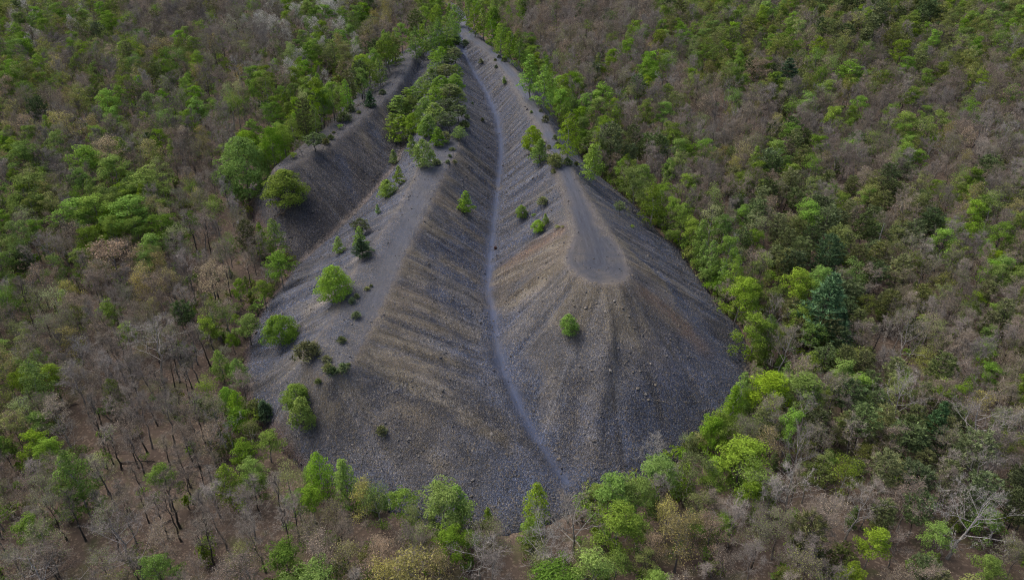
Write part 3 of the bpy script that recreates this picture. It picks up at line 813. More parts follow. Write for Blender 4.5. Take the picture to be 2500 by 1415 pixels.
def pine(seed, H=12.0, low=0.38, spread=0.26, whorls=9, per=6, tuft_n=9, tl=0.55, tw=0.085, top_round=True, flat=0.5, dens=5):
    rnd = np.random.default_rng(seed)
    n = 8
    pts = [np.array([rnd.normal() * 0.012 * H * (i > 0), rnd.normal() * 0.012 * H * (i > 0), H * i / (n - 1)]) for i in range(n)]
    for i in range(1, n):
        pts[i][:2] += pts[i - 1][:2] * 0.8
    rad = [(0.011 * H + 0.02) * (1 - 0.9 * i / (n - 1)) for i in range(n)]
    mb = MB(); mb.tube(pts, rad, 6)
    P = []; D = []
    for w in range(whorls):
        t = low + (0.98 - low) * w / (whorls - 1)
        f = t * (n - 1); i = min(int(f), n - 2)
        p0 = pts[i] * (1 - (f - i)) + pts[i + 1] * (f - i)
        u = (t - low) / (1 - low)
        prof_ = (math.sqrt(max(0.05, 1 - u ** 2.2)) * min(1.0, 0.62 + u)) if top_round else (1.02 - u) 
        for k in range(per if u < 0.9 else 4):
            a = k * 2 * math.pi / per + w * 0.9 + rnd.uniform(-0.35, 0.35)
            L = spread * H * prof_ * rnd.uniform(0.7, 1.15)
            d = np.array([math.cos(a), math.sin(a), 0.10 + 0.35 * u])
            p1 = p0 + d * L * 0.55; p2 = p0 + d * L + np.array([0, 0, 0.13 * L])
            mb.tube([p0, p1, p2], [0.035, 0.025, 0.012], 3)
            m = max(3, int(dens * (0.4 + L / 2.0)))
            for j in range(m):
                tt = rnd.uniform(0.35, 1.0)
                b = (p0 * (1 - tt / 0.55) + p1 * (tt / 0.55)) if tt < 0.55 else (p1 * (1 - (tt - 0.55) / 0.45) + p2 * ((tt - 0.55) / 0.45))
                side = np.array([-d[1], d[0], 0]) * rnd.normal() * 0.26 * L * (1.15 - tt * 0.6)
                P.append(b + side + np.array([0, 0, rnd.normal() * 0.08 + 0.06])); D.append(unit(d * 0.8 + side * 0.5))
    cr = MB(); tufts(cr, P, D, rnd, tuft_n, tl, tw, flat)
    return mb, cr
def shrub(seed, H=1.8, r=0.95, n=90, tl=0.34, tw=0.05):
    """young self-sown pine, bushy to the ground"""
    rnd = np.random.default_rng(seed)
    mb = MB(); mb.tube([(0, 0, -0.1), (0.02, 0, H * 0.5), (0, 0.02, H)], [0.05, 0.035, 0.012], 5)
    P = []; D = []
    for k in range(n):
        t = rnd.random() ** 0.8
        rr = r * (1 - t) ** 0.6 * rnd.uniform(0.55, 1.05) * min(1, 0.6 + t * 1.5)
        a = k * 2.4 + rnd.uniform(-0.4, 0.4)
        p = np.array([math.cos(a) * rr, math.sin(a) * rr, 0.08 + t * H * 0.9])
        P.append(p); D.append(unit(np.array([math.cos(a), math.sin(a), 0.8])))
        if k % 4 == 0:
            mb.tube([(0, 0, max(0.05, p[2] - 0.2)), tuple(p)], [0.015, 0.008], 3)
    cr = MB(); tufts(cr, P, D, rnd, 8, tl, tw, 0.9)
    return mb, cr
def bush(seed, H=1.3, r=1.0, size=0.13, dens=16):
    rnd = np.random.default_rng(seed)
    mb = MB()
    cs = []; rs = []
    for k in range(9):
        a = k * 2.4; rr = r * rnd.uniform(0.2, 0.8)
        p = np.array([math.cos(a) * rr, math.sin(a) * rr, H * rnd.uniform(0.35, 0.85)])
        mb.tube([(0, 0, -0.05), tuple(p * np.array([0.5, 0.5, 0.6])), tuple(p)], [0.025, 0.018, 0.008], 3)
        cs.append(p); rs.append(rnd.uniform(0.28, 0.5) * H / 1.3)
    cr = MB(); clump_leaves(cr, cs, rs, rnd, dens, size, 0.8, np.array([0, 0, 0.3]))
    return mb, cr

# each variety: (trunk mesh, crown mesh, extra crown mesh or None, height, width)
VAR = {}
def dims(*mbs):
    z = max(max(v[2] for v in m.V) for m in mbs if m.V)
    xs = np.concatenate([np.array([v[0] for v in m.V] + [v[1] for v in m.V]) for m in mbs[1:] if m.V])
    return z, 2 * float(np.percentile(np.abs(xs), 96))
def variety(kind, name, tr, cr, trm, crm, extra=None, exm=None):
    h, w = dims(tr, cr)
    t = tr.mesh(name + '_trunk', M[trm]); cme = cr.mesh(name + '_crown', M[crm])
    ex = extra.mesh(name + '_buds', M[exm]) if extra else None
    VAR.setdefault(kind, []).append(dict(name=name, trunk=t, crown=cme, extra=ex, h=h, w=w, raw=(tr, cr, extra), mats=(trm, crm, exm)))
for i in range(4):
    tr, cr, _, _ = bare(100 + i, spread=(0.31, 0.36, 0.28, 0.34)[i], fork=(0.36, 0.28, 0.45, 0.33)[i], nl=(13, 14, 11, 15)[i], upright=(0.62, 0.5, 0.8, 0.6)[i])
    variety('bare', 'bare%d' % i, tr, cr, 'bark_dark' if i == 0 else 'bark', 'twig' if i < 2 else 'twig_grey')
for i in range(3):
    tr, cr, _, _ = bare(120 + i, H=12.5, spread=(0.17, 0.2, 0.15)[i], fork=(0.5, 0.42, 0.55)[i], nl=(9, 10, 8)[i], per=7, upright=0.85, tl=0.65)
    variety('pole', 'pole%d' % i, tr, cr, 'bark_dark', 'twig')
for i in range(3):
    tr, cr, _, _ = bare(140 + i, H=13.5, spread=(0.34, 0.28, 0.36)[i], fork=(0.25, 0.35, 0.12)[i], nl=(13, 12, 15)[i], per=5, upright=(0.6, 0.75, 0.7)[i], multi=(1, 1, 3)[i])
    variety('pale', 'pale%d' % i, tr, cr, 'bark_pale', 'twig_pale' if i else 'twig_grey')
for i, bm_ in enumerate(('bud_pink', 'bud_pink', 'bud_tan', 'bud_green', 'bud_green')):
    tr, cr, bd = budding(180 + i, 13, 0.09, spread=(0.33, 0.37, 0.35, 0.34, 0.31)[i], fork=(0.34, 0.3, 0.28, 0.34, 0.4)[i], nl=13, per=9)
    variety('bud', 'bud%d' % i, tr, cr, 'bark_dark' if i % 2 else 'bark', 'twig', bd, bm_)
for i, bm_ in enumerate(('bud_yellow', 'bud_tan', 'bud_yellow')):
    tr, cr, bd = budding(220 + i, 22, 0.115, spread=(0.32, 0.34, 0.28)[i], fork=0.26, nl=14, per=4)
    variety('tan', 'tan%d' % i, tr, cr, 'bark', 'twig', bd, bm_)
for i in range(2):
    tr, cr, bd = budding(250 + i, 20, 0.12, spread=0.32, fork=0.26, nl=13, per=3)
    variety('blossom', 'blossom%d' % i, tr, cr, 'bark', 'twig_grey', bd, 'blossom')
for i, mt in enumerate(('leaf_bright', 'leaf_bright', 'leaf_mid', 'leaf_bright', 'leaf_mid')):
    tr, cr = leafy(300 + i, H=12.0, spread=(0.26, 0.3, 0.3, 0.24, 0.32)[i], fork=(0.28, 0.22, 0.3, 0.34, 0.25)[i], nl=(13, 14, 14, 12, 15)[i], dens=15.0, size=0.135)
    variety('leafy', 'leafy%d' % i, tr, cr, 'bark', mt)
for i, mt in enumerate(('leaf_olive', 'leaf_mid', 'leaf_olive')):
    tr, cr = leafy(330 + i, H=12.5, spread=0.30, fork=0.25, nl=14, dens=9.0, size=0.135)
    variety('olive', 'olive%d' % i, tr, cr, 'bark', mt)
for i, mt in enumerate(('leaf_pale', 'leaf_mid')):
    tr, cr = leafy(345 + i, H=12.5, spread=0.28, fork=0.3, nl=12, dens=4.5, size=0.115, rad=(0.8, 1.3))
    variety('thin', 'thin%d' % i, tr, cr, 'bark_pale', mt)
for i, mt in enumerate(('leaf_bright', 'leaf_bright', 'leaf_mid', 'leaf_bright')):
    tr, cr = conic(360 + i, H=11.0, rbase=(2.1, 1.7, 2.3, 1.9)[i], low=(0.10, 0.16, 0.12, 0.08)[i], n=(44, 40, 48, 42)[i], point=(1.0, 0.8, 1.2, 0.9)[i])
    variety('birch', 'birch%d' % i, tr, cr, 'bark_pale', mt)
for i, mt in enumerate(('leaf_bright', 'leaf_bright', 'leaf_mid')):
    tr, cr = conic(380 + i, H=5.0, rbase=(1.15, 1.5, 1.0)[i], low=0.04, n=38, size=0.11, dens=38, clump=(0.32, 0.52) if i != 1 else (0.45, 0.7), point=(0.8, 1.3, 0.7)[i])
    for c_ in (cr,):
        pass
    variety('sapling', 'sapling%d' % i, tr, cr, 'bark', mt)
for i in range(2):
    tr, cr = conic(395 + i, H=8.0, rbase=2.7, low=0.06, n=70, size=0.13, dens=24, point=2.0, clump=(0.7, 1.0))
    variety('round', 'round%d' % i, tr, cr, 'bark', 'leaf_bright')
for i, mt in enumerate(('needle', 'needle_olive', 'needle', 'needle_olive')):
    tr, cr = pine(400 + i, spread=(0.25, 0.22, 0.28, 0.24)[i], low=(0.42, 0.36, 0.48, 0.3)[i])
    variety('pine', 'pine%d' % i, tr, cr, 'bark_dark', mt)
for i in range(2):
    tr, cr = pine(420 + i, H=14.0, low=0.16, spread=0.27, whorls=11, per=7, tuft_n=9, tl=0.6, tw=0.09, top_round=bool(i), flat=0.35, dens=6)
    variety('white_pine', 'whitepine%d' % i, tr, cr, 'bark_dark', 'needle_blue')
tr, cr = pine(430, H=4.0, low=0.06, spread=0.30, whorls=8, per=7, tuft_n=8, tl=0.34, tw=0.05, top_round=False, flat=0.6, dens=7)
variety('fir', 'fir0', tr, cr, 'bark_dark', 'needle_blue')
for i, mt in enumerate(('needle_olive', 'needle', 'needle_olive')):
    tr, cr = shrub(440 + i, H=(1.8, 2.0, 1.5)[i], r=(0.95, 0.85, 1.05)[i])
    variety('shrub', 'shrub%d' % i, tr, cr, 'bark_dark', mt)
for i, mt in enumerate(('leaf_bright', 'leaf_mid', 'leaf_olive')):
    tr, cr = bush(460 + i)
    variety('bush', 'bush%d' % i, tr, cr, 'bark', mt)

# ------------------------------------------------------------------ putting plants into the scene
KINDNAME = {'bare': 'bare_tree', 'pole': 'slender_tree', 'pale': 'pale_barked_tree', 'bud': 'budding_tree', 'tan': 'yellow_budding_tree', 'blossom': 'blossoming_tree', 'leafy': 'leafy_tree', 'olive': 'olive_green_tree', 'thin': 'thinly_leaved_tree',
            'birch': 'birch_tree', 'sapling': 'sapling', 'round': 'round_crowned_tree', 'pine': 'pine_tree', 'white_pine': 'white_pine_tree', 'fir': 'fir_tree', 'shrub': 'pine_shrub', 'bush': 'bush'}
PLANTS = []          # every single plant: root object, kind, photo position
def plant(kind, x, y, height, width=None, var=None, rot=None, label=None, group=None, sink=0.05, where=None):
    vs_ = VAR[kind]
    v = vs_[(var if var is not None else rng.integers(len(vs_))) % len(vs_)]
    z = float(ground_z(x, y)) - sink
    sz = height / v['h']; sx = (width / v['w']) if width else sz
    root = bpy.data.objects.new(KINDNAME[kind], None)
    root.empty_display_size = 0.3
    COL.objects.link(root)
    root.location = (x, y, z); root.rotation_euler = (0, 0, rot if rot is not None else rng.uniform(0, 6.283)); root.scale = (sx, sx, sz)
    t = bpy.data.objects.new('trunk', v['trunk']); COL.objects.link(t); t.parent = root
    c_ = bpy.data.objects.new('crown', v['crown']); COL.objects.link(c_); c_.parent = root
    if v['extra']:
        e = bpy.data.objects.new('blossoms' if kind == 'blossom' else 'buds', v['extra']); COL.objects.link(e); e.parent = c_
    root['category'] = 'shrub' if kind in ('shrub', 'bush') else 'tree'
    if label:
        root['label'] = label
    if group:
        root['group'] = group
    pr = project([(x, y, z + height * 0.6)])[0]
    PLANTS.append(dict(o=root, kind=kind, px=pr[0], py=pr[1], depth=pr[2], h=height, mat=v['mats'], labelled=bool(label), x=x, y=y))
    return root

# ------------------------------------------------------------------ plants standing on the tip, one by one
def on_tip(kind, px, py, hpx, wpx, label, var=None, group=None):
    p = hit(px, py - 0.15 * wpx, ground_z)
    zc = project([p])[0][2]
    th = math.atan2(CAM_Z - p[2], p[1])
    w = wpx * zc / FPX
    h = max(0.35 * w, (hpx - 0.35 * wpx * math.sin(th)) / math.cos(th) * zc / FPX)
    return plant(kind, p[0], p[1], h, w * 1.04, var, label=label, group=group or 'trees and shrubs growing on the tip')
TIP = [
    ('round', 610, 506, 165, 108, 'tall broad green tree at the nose of the western ridge', 0),
    ('round', 702, 512, 96, 92, 'round bright tree beside the taller one on the western nose', 1),
    ('round', 672, 406, 70, 64, 'bushy yellow-green tree behind the tall tree of the western nose', 1),
    ('leafy', 555, 412, 62, 42, 'small dark-trunked green tree west of the tall nose tree', 0),
    ('round', 608, 384, 62, 60, 'pale green tree just behind the tall nose tree', 0),
    ('round', 740, 340, 78, 62, 'bright yellow-green tree on the western ridge crest', 1),
    ('birch', 768, 325, 55, 30, 'narrow light green tree touching the bright crest tree', 1),
    ('pine', 770, 376, 48, 42, 'dark little pine at the bend of the western crest', 0),
    ('bare', 738, 384, 44, 32, 'small leafless tree beside the little pine on the western crest', 1),
    ('bush', 717, 388, 16, 20, 'low pale green bush near the western nose', 0),
    ('shrub', 795, 354, 18, 18, 'pine shrub close to the little pine on the western crest', 0),
    ('shrub', 789, 340, 15, 16, 'pine shrub behind its neighbour on the western crest', 1),
    ('shrub', 808, 342, 15, 14, 'easternmost of three pine shrubs clustered on the western crest', 2),
    ('shrub', 840, 300, 28, 32, 'large olive pine shrub on the western ridge', 0),
    ('shrub', 856, 276, 22, 20, 'pine shrub above the large olive shrub on the western ridge', 1),
    ('fir', 905, 264, 40, 24, 'upright little conifer on the western ridge by the woods', 0),
    ('bush', 830, 318, 14, 14, 'small bright bush below the large olive shrub', 0),
    ('shrub', 876, 278, 9, 10, 'tiny shrub on the western crest east of the large shrub', 2),
    ('shrub', 815, 326, 7, 8, 'tiny shrub on the upper slope of the western ridge', 2),
    ('shrub', 934, 232, 14, 16, 'shrub on the rounded knob of the western ridge', 1),
    ('sapling', 1035, 417, 76, 48, 'bright bushy birch at the head of the middle ridge track', 1),
    ('sapling', 1071, 362, 50, 36, 'light green sapling in front of the ridge pines', 0),
    ('sapling', 1006, 382, 52, 26, 'slim sapling on the western flank of the middle ridge', 0),
    ('sapling', 962, 404, 38, 20, 'slim sapling standing in the western gully', 2),
    ('sapling', 976, 454, 50, 24, 'slender cone-shaped sapling beside the western gully', 0),
    ('sapling', 946, 486, 48, 40, 'squat bright sapling beside the western gully', 1),
    ('sapling', 923, 522, 24, 12, 'tiny slim sapling on the slope below the gully saplings', 2),
    ('shrub', 1066, 404, 18, 20, 'brownish shrub behind the bushy birch', 2),
    ('shrub', 1093, 400, 11, 11, 'small shrub west of a pair on the middle crest', 1),
    ('shrub', 1110, 400, 11, 11, 'small shrub beside the middle crest track near the birch', 0),
    ('shrub', 1104, 368, 9, 14, 'low spread shrub at the foot of the ridge pines', 0),
    ('shrub', 1098, 384, 8, 9, 'tiny shrub between the low spread shrub and the middle crest', 1),
    ('pine', 883, 580, 44, 38, 'small dark pine on the middle ridge flank behind two young trees', 0),
    ('sapling', 882, 612, 60, 32, 'yellow-green cone-shaped tree rising behind a bluish one', 0),
    ('white_pine', 886, 634, 54, 42, 'bluish young pine in front of the yellow-green cone tree', 0),
    ('sapling', 829, 622, 46, 26, 'cone-shaped sapling alone west of the young pine', 0),
    ('round', 820, 744, 96, 76, 'largest bright green tree on the middle ridge flank', 1),
    ('round', 690, 848, 80, 72, 'green leaning bushy tree near the western toe', 0),
    ('shrub', 752, 878, 50, 56, 'big rounded olive pine shrub on the middle ridge nose', 2),
    ('shrub', 798, 884, 20, 20, 'dark shrub just east of the big olive shrub', 0),
    ('shrub', 834, 836, 17, 20, 'dark round shrub alone on the middle crest', 1),
    ('shrub', 802, 906, 22, 24, 'rear one of a pair of touching shrubs on the nose', 0),
    ('shrub', 813, 916, 24, 24, 'front one of a pair of touching shrubs on the nose', 1),
    ('shrub', 838, 908, 25, 24, 'pointed shrub east of the touching pair on the nose', 1),
    ('shrub', 777, 936, 15, 15, 'small lone shrub below the touching pair', 2),
    ('shrub', 860, 742, 20, 16, 'lower of two close shrubs beside the middle track', 1),
    ('shrub', 871, 728, 15, 12, 'upper of two close shrubs beside the middle track', 0),
    ('shrub', 870, 778, 21, 20, 'pointed dark shrub below the two close ones', 1),
    ('shrub', 896, 708, 10, 13, 'low spreading shrub on the middle ridge above the two close ones', 0),
    ('shrub', 906, 700, 8, 8, 'tiny shrub on the middle ridge edge', 2),
    ('shrub', 850, 892, 8, 10, 'tiny yellowish shrub by the nose rim', 2),
    ('round', 727, 1002, 66, 60, 'grey-green spreading tree on the lower western slope', 0),
    ('sapling', 744, 1050, 84, 54, 'vivid green birch in front of the grey-green spreading tree', 1),
    ('fir', 650, 1024, 50, 40, 'dark bluish fir at the western foot of the tip', 0),
    ('shrub', 932, 1062, 27, 24, 'olive shrub alone on the lower slope of the middle ridge', 0),
    ('sapling', 1138, 524, 58, 36, 'ragged bright sapling on the slope west of the gully path', 0),
    ('sapling', 1273, 534, 34, 26, 'round sapling on the slope east of the gully path', 1),
    ('shrub', 1325, 502, 24, 24, 'olive shrub high on the slope under the eastern track', 0),
    ('bush', 1302, 532, 11, 11, 'tiny bush between the round sapling and the sapling pair', 0),
    ('sapling', 1314, 568, 32, 30, 'broader one of two neighbouring saplings below the eastern ridge', 1),
    ('sapling', 1331, 550, 30, 15, 'slimmer one of two neighbouring saplings below the eastern ridge', 0),
    ('bush', 1361, 559, 11, 12, 'small yellowish bush west of its twin near the turning loop', 2),
    ('bush', 1373, 558, 9, 9, 'small yellowish bush east of its twin near the turning loop', 2),
    ('sapling', 1387, 822, 58, 40, 'single vivid green sapling on the fan below the turning loop', 1),
    ('round', 1301, 378, 68, 48, 'full green tree beside the eastern track', 1),
    ('sapling', 1318, 404, 62, 40, 'pale green tree in front of the full green one', 2),
    ('shrub', 1355, 412, 42, 36, 'big olive pine shrub at the edge of the eastern track', 2),
    ('shrub', 1386, 404, 20, 20, 'dark shrub across the track from the big olive shrub', 1),
    ('shrub', 1351, 424, 14, 11, 'small shrub just below the big olive shrub', 0),
    ('shrub', 1362, 362, 17, 17, 'shrub on the eastern edge of the track above the big olive one', 1),
    ('shrub', 1340, 364, 12, 10, 'small shrub on the western edge of the eastern track', 0),
    ('shrub', 1355, 342, 14, 12, 'small shrub east of the track higher up than its neighbour', 1),
    ('shrub', 1407, 406, 13, 13, 'pale shrub near the woods east of the track', 2),
    ('shrub', 1332, 300, 20, 17, 'shrub pair-like clump east of the track halfway up', 0),
    ('shrub', 1320, 274, 8, 9, 'tiny dark shrub east of the track halfway up', 1),
    ('shrub', 1297, 277, 8, 8, 'tiny dark shrub west of the track halfway up', 1),
    ('pine', 1512, 526, 34, 24, 'small dark pine on the eastern flank', 0),
    ('thin', 1531, 538, 34, 14, 'thin sparse sapling next to the small pine of the eastern flank', 0),
    ('bush', 1543, 557, 9, 10, 'tiny pale bush on the eastern flank', 0),
    ('bush', 1498, 466, 10, 9, 'tiny green bush by the eastern toe', 1),
    ('shrub', 1136, 115, 18, 18, 'shrub in the fork of the two tracks at the head of the tip', 1),
    ('shrub', 1231, 152, 14, 13, 'dark shrub east of the track near the head of the tip', 1),
    ('shrub', 1218, 142, 8, 8, 'tiny shrub behind the dark one near the head of the tip', 0),
    ('bush', 1212, 130, 13, 16, 'brownish bush by the woods near the head of the tip', 2),
    ('shrub', 1209, 150, 8, 7, 'tiny brown shrub on the track edge near the head', 2),
    ('shrub', 1211, 167, 9, 8, 'tiny dark shrub on the slope below the head track', 1),
    ('sapling', 1231, 206, 18, 11, 'tiny upright sapling on the slope under the upper eastern track', 2),
    ('shrub', 1174, 156, 13, 11, 'sparse olive shrub high on the inner gully slope', 0),
    ('shrub', 1178, 297, 11, 8, 'small shrub west of the gully path halfway up', 0),
    ('shrub', 1154, 256, 8, 6, 'tiny shrub at the edge of the ridge pines', 1),
    ('shrub', 1135, 264, 9, 7, 'tiny shrub under the ridge pines', 1),
]
for it in TIP:
    on_tip(*it)
# the grove on the middle ridge
GROVE = [(982, 356, 72, 58, 'leafy'), (958, 330, 52, 34, 'birch'), (1012, 330, 52, 40, 'pine'), (978, 300, 62, 58, 'pine'), (1004, 290, 54, 40, 'pine'), (1048, 342, 58, 44, 'birch'), (1062, 318, 62, 54, 'leafy'), (1040, 300, 58, 46, 'leafy'),
         (1096, 330, 52, 44, 'pine'), (1122, 345, 36, 34, 'pine'), (1088, 300, 54, 46, 'pine'), (1118, 306, 48, 40, 'pine'), (1134, 316, 24, 24, 'shrub'), (1064, 272, 60, 46, 'birch'), (1098, 262, 54, 44, 'pine'), (1120, 262, 44, 36, 'pine'),
         (1046, 256, 54, 42, 'leafy'), (1078, 238, 50, 44, 'leafy'), (1112, 232, 48, 40, 'pine'), (1056, 214, 46, 40, 'birch'), (1090, 206, 46, 40, 'pine'), (1114, 200, 40, 34, 'pine'), (1066, 186, 44, 36, 'birch'), (1100, 176, 40, 34, 'pine'),
         (1078, 160, 42, 34, 'leafy'), (1112, 160, 40, 32, 'pine'), (1060, 158, 34, 28, 'birch'), (1096, 136, 36, 30, 'birch'), (1112, 128, 36, 30, 'pine'), (1076, 128, 34, 28, 'birch'), (1106, 106, 30, 34, 'olive'), (1090, 110, 28, 28, 'birch'), (1012, 258, 44, 40, 'leafy'), (994, 250, 34, 30, 'pine'), (1030, 232, 40, 34, 'birch'),
         (1140, 292, 14, 14, 'shrub'), (1036, 340, 44, 30, 'pine'), (1088, 352, 30, 26, 'pine')]
for gi_, (px, py, h, w, k) in enumerate(GROVE):
    if k == 'pine' and (px < 1088 or gi_ % 3 == 0): k = 'birch' if gi_ % 2 else 'round'
    elif k in ('leafy', 'olive'): k = 'round' if gi_ % 2 else 'birch'
    on_tip(k, px, py, h, w, None, None, 'grove of pines and birches on the middle ridge')

# ------------------------------------------------------------------ single trees in the woods, placed by their tops
def by_top(kind, px, ptop, h, w=None, var=None):
    p = hit(px, ptop + 6, lambda x, y: ground_z(x, y) + h)
    plant(kind, p[0], p[1], h, w, var, group='trees of the surrounding woods')
TOPS = [('birch', 770, 1096, 8.5, 3.6, 0), ('birch', 832, 1114, 8.5, 2.9, 1), ('tan', 878, 1160, 8.5, 4.0, 0), ('thin', 918, 1166, 8.5, 4.4, 1), ('leafy', 1085, 1186, 8.5, 6.0, 2), ('birch', 1114, 1180, 8.0, 3.0, 1), ('sapling', 1190, 1230, 5.5, 1.8, 0), ('birch', 1310, 1170, 8.0, 3.2, 0),
        ('pale', 1410, 1186, 11.0, 7.5, 0), ('pale', 1330, 1240, 10.0, 6.0, 1), ('leafy', 1492, 1154, 9.5, 5.4, 1), ('leafy', 1512, 1228, 9.5, 5.4, 2), ('leafy', 1345, 1385, 9.0, 6.0, 2), ('leafy', 1455, 1335, 9.5, 5.0, 1), ('pale', 1600, 1060, 8.0, 4.6, 1),
        ('tan', 1672, 1245, 10.0, 4.6, 2), ('tan', 985, 1335, 11.0, 6.0, 2), ('round', 548, 938, 5.0, 3.2, 1), ('birch', 572, 868, 6.0, 3.0, 2), ('leafy', 578, 992, 5.5, 3.8, 1), ('leafy', 646, 1050, 5.5, 4.0, 1), ('birch', 150, 1092, 11.5, 5.0, 2), ('birch', 62, 868, 11.0, 4.6, 2), ('leafy', 690, 1330, 8.0, 4.6, 2), ('leafy', 770, 1385, 8.0, 5.5, 2),
        ('leafy', 370, 1350, 8.0, 4.6, 4), ('leafy', 380, 1130, 8, 4, 2), ('thin', 1745, 480, 13.0, 5.0, 0), ('birch', 1600, 440, 10.5, 5.0, 2), ('leafy', 1553, 400, 10.5, 5.6, 2), ('leafy', 1792, 568, 11.5, 5.4, 1), ('leafy', 1815, 668, 10.5, 6.0, 1), ('leafy', 1700, 520, 9.5, 4.0, 0), ('white_pine', 2042, 652, 15.5, 8.4, 0), ('pine', 1497, 292, 14.0, 5.4, 0),
        ('white_pine', 1937, 134, 13.0, 9.0, 0), ('leafy', 1990, 476, 10.5, 5.4, 0), ('leafy', 1960, 640, 11, 5.0, 0), ('leafy', 2010, 640, 11, 4.6, 1), ('pale', 2250, 740, 14, 6.5, 0), ('pale', 2230, 880, 13.0, 6.5, 0), ('pale', 1975, 1015, 12.0, 5.0, 0), ('pale', 1960, 1110, 12.0, 5.5, 1), ('pale', 2120, 1150, 11.5, 5.5, 0), ('pale', 2440, 960, 13, 10, 0), ('pale', 2400, 1170, 13, 7, 1), ('pale', 280, 1230, 12, 7.5, 0), ('pale', 345, 760, 13.5, 9, 0), ('pale', 60, 1340, 10, 7, 0), ('pale', 1905, 700, 11, 5, 0), ('pale', 1800, 560, 11.5, 3.2, 1), ('pale', 1930, 770, 12, 6, 0),
        ('olive', 1690, 1090, 9.5, 5.4, 0), ('leafy', 1770, 1000, 9.0, 4.4, 0), ('leafy', 1745, 1010, 8.5, 3.6, 3), ('leafy', 1820, 1055, 9.5, 6.0, 0), ('tan', 1885, 1030, 9.5, 4.2, 0), ('birch', 1820, 900, 9.5, 3.2, 0), ('birch', 1800, 935, 9.0, 3.0, 1), ('leafy', 1610, 1110, 8.5, 5.4, 2), ('leafy', 1560, 1165, 8.0, 5.0, 2),
        ('leafy', 1940, 990, 9, 4, 1), ('leafy', 1880, 900, 10, 6, 0), ('leafy', 1960, 900, 10, 6, 0), ('leafy', 2215, 260, 11, 6.5, 0), ('leafy', 2085, 140, 11, 8, 0), ('leafy', 2230, 30, 11, 8, 2), ('leafy', 2020, 185, 10, 6, 0), ('leafy', 1985, 215, 10, 6, 0), ('tan', 1855, 130, 12, 8, 1), ('tan', 1345, 55, 12, 7, 1),
        ('leafy', 1480, 195, 11, 7, 0), ('leafy', 1415, 165, 10, 5, 0), ('leafy', 300, 32, 12, 8, 2), ('tan', 390, 82, 12, 10, 0), ('leafy', 293, 92, 11, 5, 0), ('tan', 335, 155, 11, 6, 0), ('leafy', 285, 195, 11, 4.4, 0), ('leafy', 250, 215, 10, 4.6, 0), ('leafy', 440, 210, 10, 4, 0), ('leafy', 480, 230, 10, 5, 0), ('tan', 150, 260, 12, 9, 0), ('tan', 215, 270, 11, 6, 0), ('tan', 260, 320, 12, 9, 1), ('tan', 360, 325, 12, 8, 0), ('leafy', 130, 312, 12, 7, 4), ('leafy', 200, 340, 12, 7, 0), ('leafy', 270, 370, 12, 8, 1), ('leafy', 350, 400, 12, 7, 0), ('leafy', 40, 340, 12, 8, 2), ('leafy', 60, 420, 12, 9, 2), ('leafy', 225, 465, 12, 8, 1), ('leafy', 290, 468, 12, 9, 0), ('leafy', 170, 470, 11, 8, 0), ('leafy', 250, 500, 9, 7, 0), ('leafy', 320, 520, 8, 6, 0), ('tan', 365, 465, 11, 4.5, 0), ('tan', 260, 580, 11, 10, 1), ('tan', 500, 630, 10, 6.5, 1), ('leafy', 30, 530, 12, 6, 4),
        ('birch', 1012, 58, 11, 5, 0), ('birch', 1030, 52, 11, 5, 1), ('birch', 1050, 44, 12, 5, 2), ('birch', 1068, 36, 12, 5, 0), ('birch', 1086, 30, 12, 5, 3), ('birch', 1100, 24, 12, 5, 0), ('birch', 1108, 4, 12, 4.5, 1), ('birch', 1120, -14, 11, 4, 2), ('birch', 1142, -14, 12, 4, 0), ('birch', 1158, -2, 12, 4.5, 3), ('birch', 1178, 14, 11, 5, 1), ('birch', 1200, 30, 11, 5, 0), ('birch', 1222, 48, 11, 5, 3), ('birch', 1246, 70, 10, 4.6, 1), ('birch', 1268, 86, 10, 4.6, 0), ('birch', 1330, 150, 12, 6, 0), ('birch', 1296, 125, 12, 5.5, 1), ('birch', 1390, 265, 11, 5, 0), ('birch', 1450, 345, 9, 4.5, 1), ('leafy', 1366, 210, 10, 6, 1), ('birch', 660, 525, 9.5, 4.2, 2), ('sapling', 630, 535, 8, 3, 0), ('leafy', 675, 608, 8.0, 4.6, 0), ('leafy', 635, 672, 6.5, 3.0, 0), ('leafy', 595, 760, 6.5, 4.0, 0), ('leafy', 500, 765, 7, 3.5, 0), ('leafy', 575, 670, 7, 2.4, 0)]
for it in TOPS:
    by_top(*it)

# ------------------------------------------------------------------ the woods
KMAP = """
dw dw db b b b bw gw wg ob gb g b b b b d d db d nd nd nd d dg
dg db dw db go bo bg gw gw dg g g g b b bg b d d db db bg bd d db
bo bo gb bg bg bg g g gd nd g x x g bg bg b b bo b bg b bg b b
gd b go og ob b g g x x x x x x gn nb gbo bo bog gn b b gb ob b
dg bd g go bo b gb x x x x x x x gb gb bg bg gnb nb bng n b og bg
gd b gb go bo b bg x x x x x x x x g g bg bng n n n bn bg gb
bg ob b ob b bo gb x x x x x x x x x g g gb gn n n nb b bg
bo bo b b b b gb x x x x x x x x x x g g gn n nb nb b bg
gb b b b b bg g x x x x x x x x x x g g gb gn nb bn b bg
gb b p p p bg g x x x x x x x x x x g g bg nb nb n nb b
bg bg p p p bg g g x x x x x x x x g g gbo b nb nb n nb b
b bg p p p b b bg gob gb g g b gb gb gb go gb bg b bn nb bn nb nb
b b b bg p b b b obg bo gb gb bg gb bg g bo ob b b bp b nb b bn
b b b bg bg b bg g bg ob ob b bg bg g g bg b b b bg b bo b bg
""".split('\n')[1:-1]
KM = [r.split() for r in KMAP]
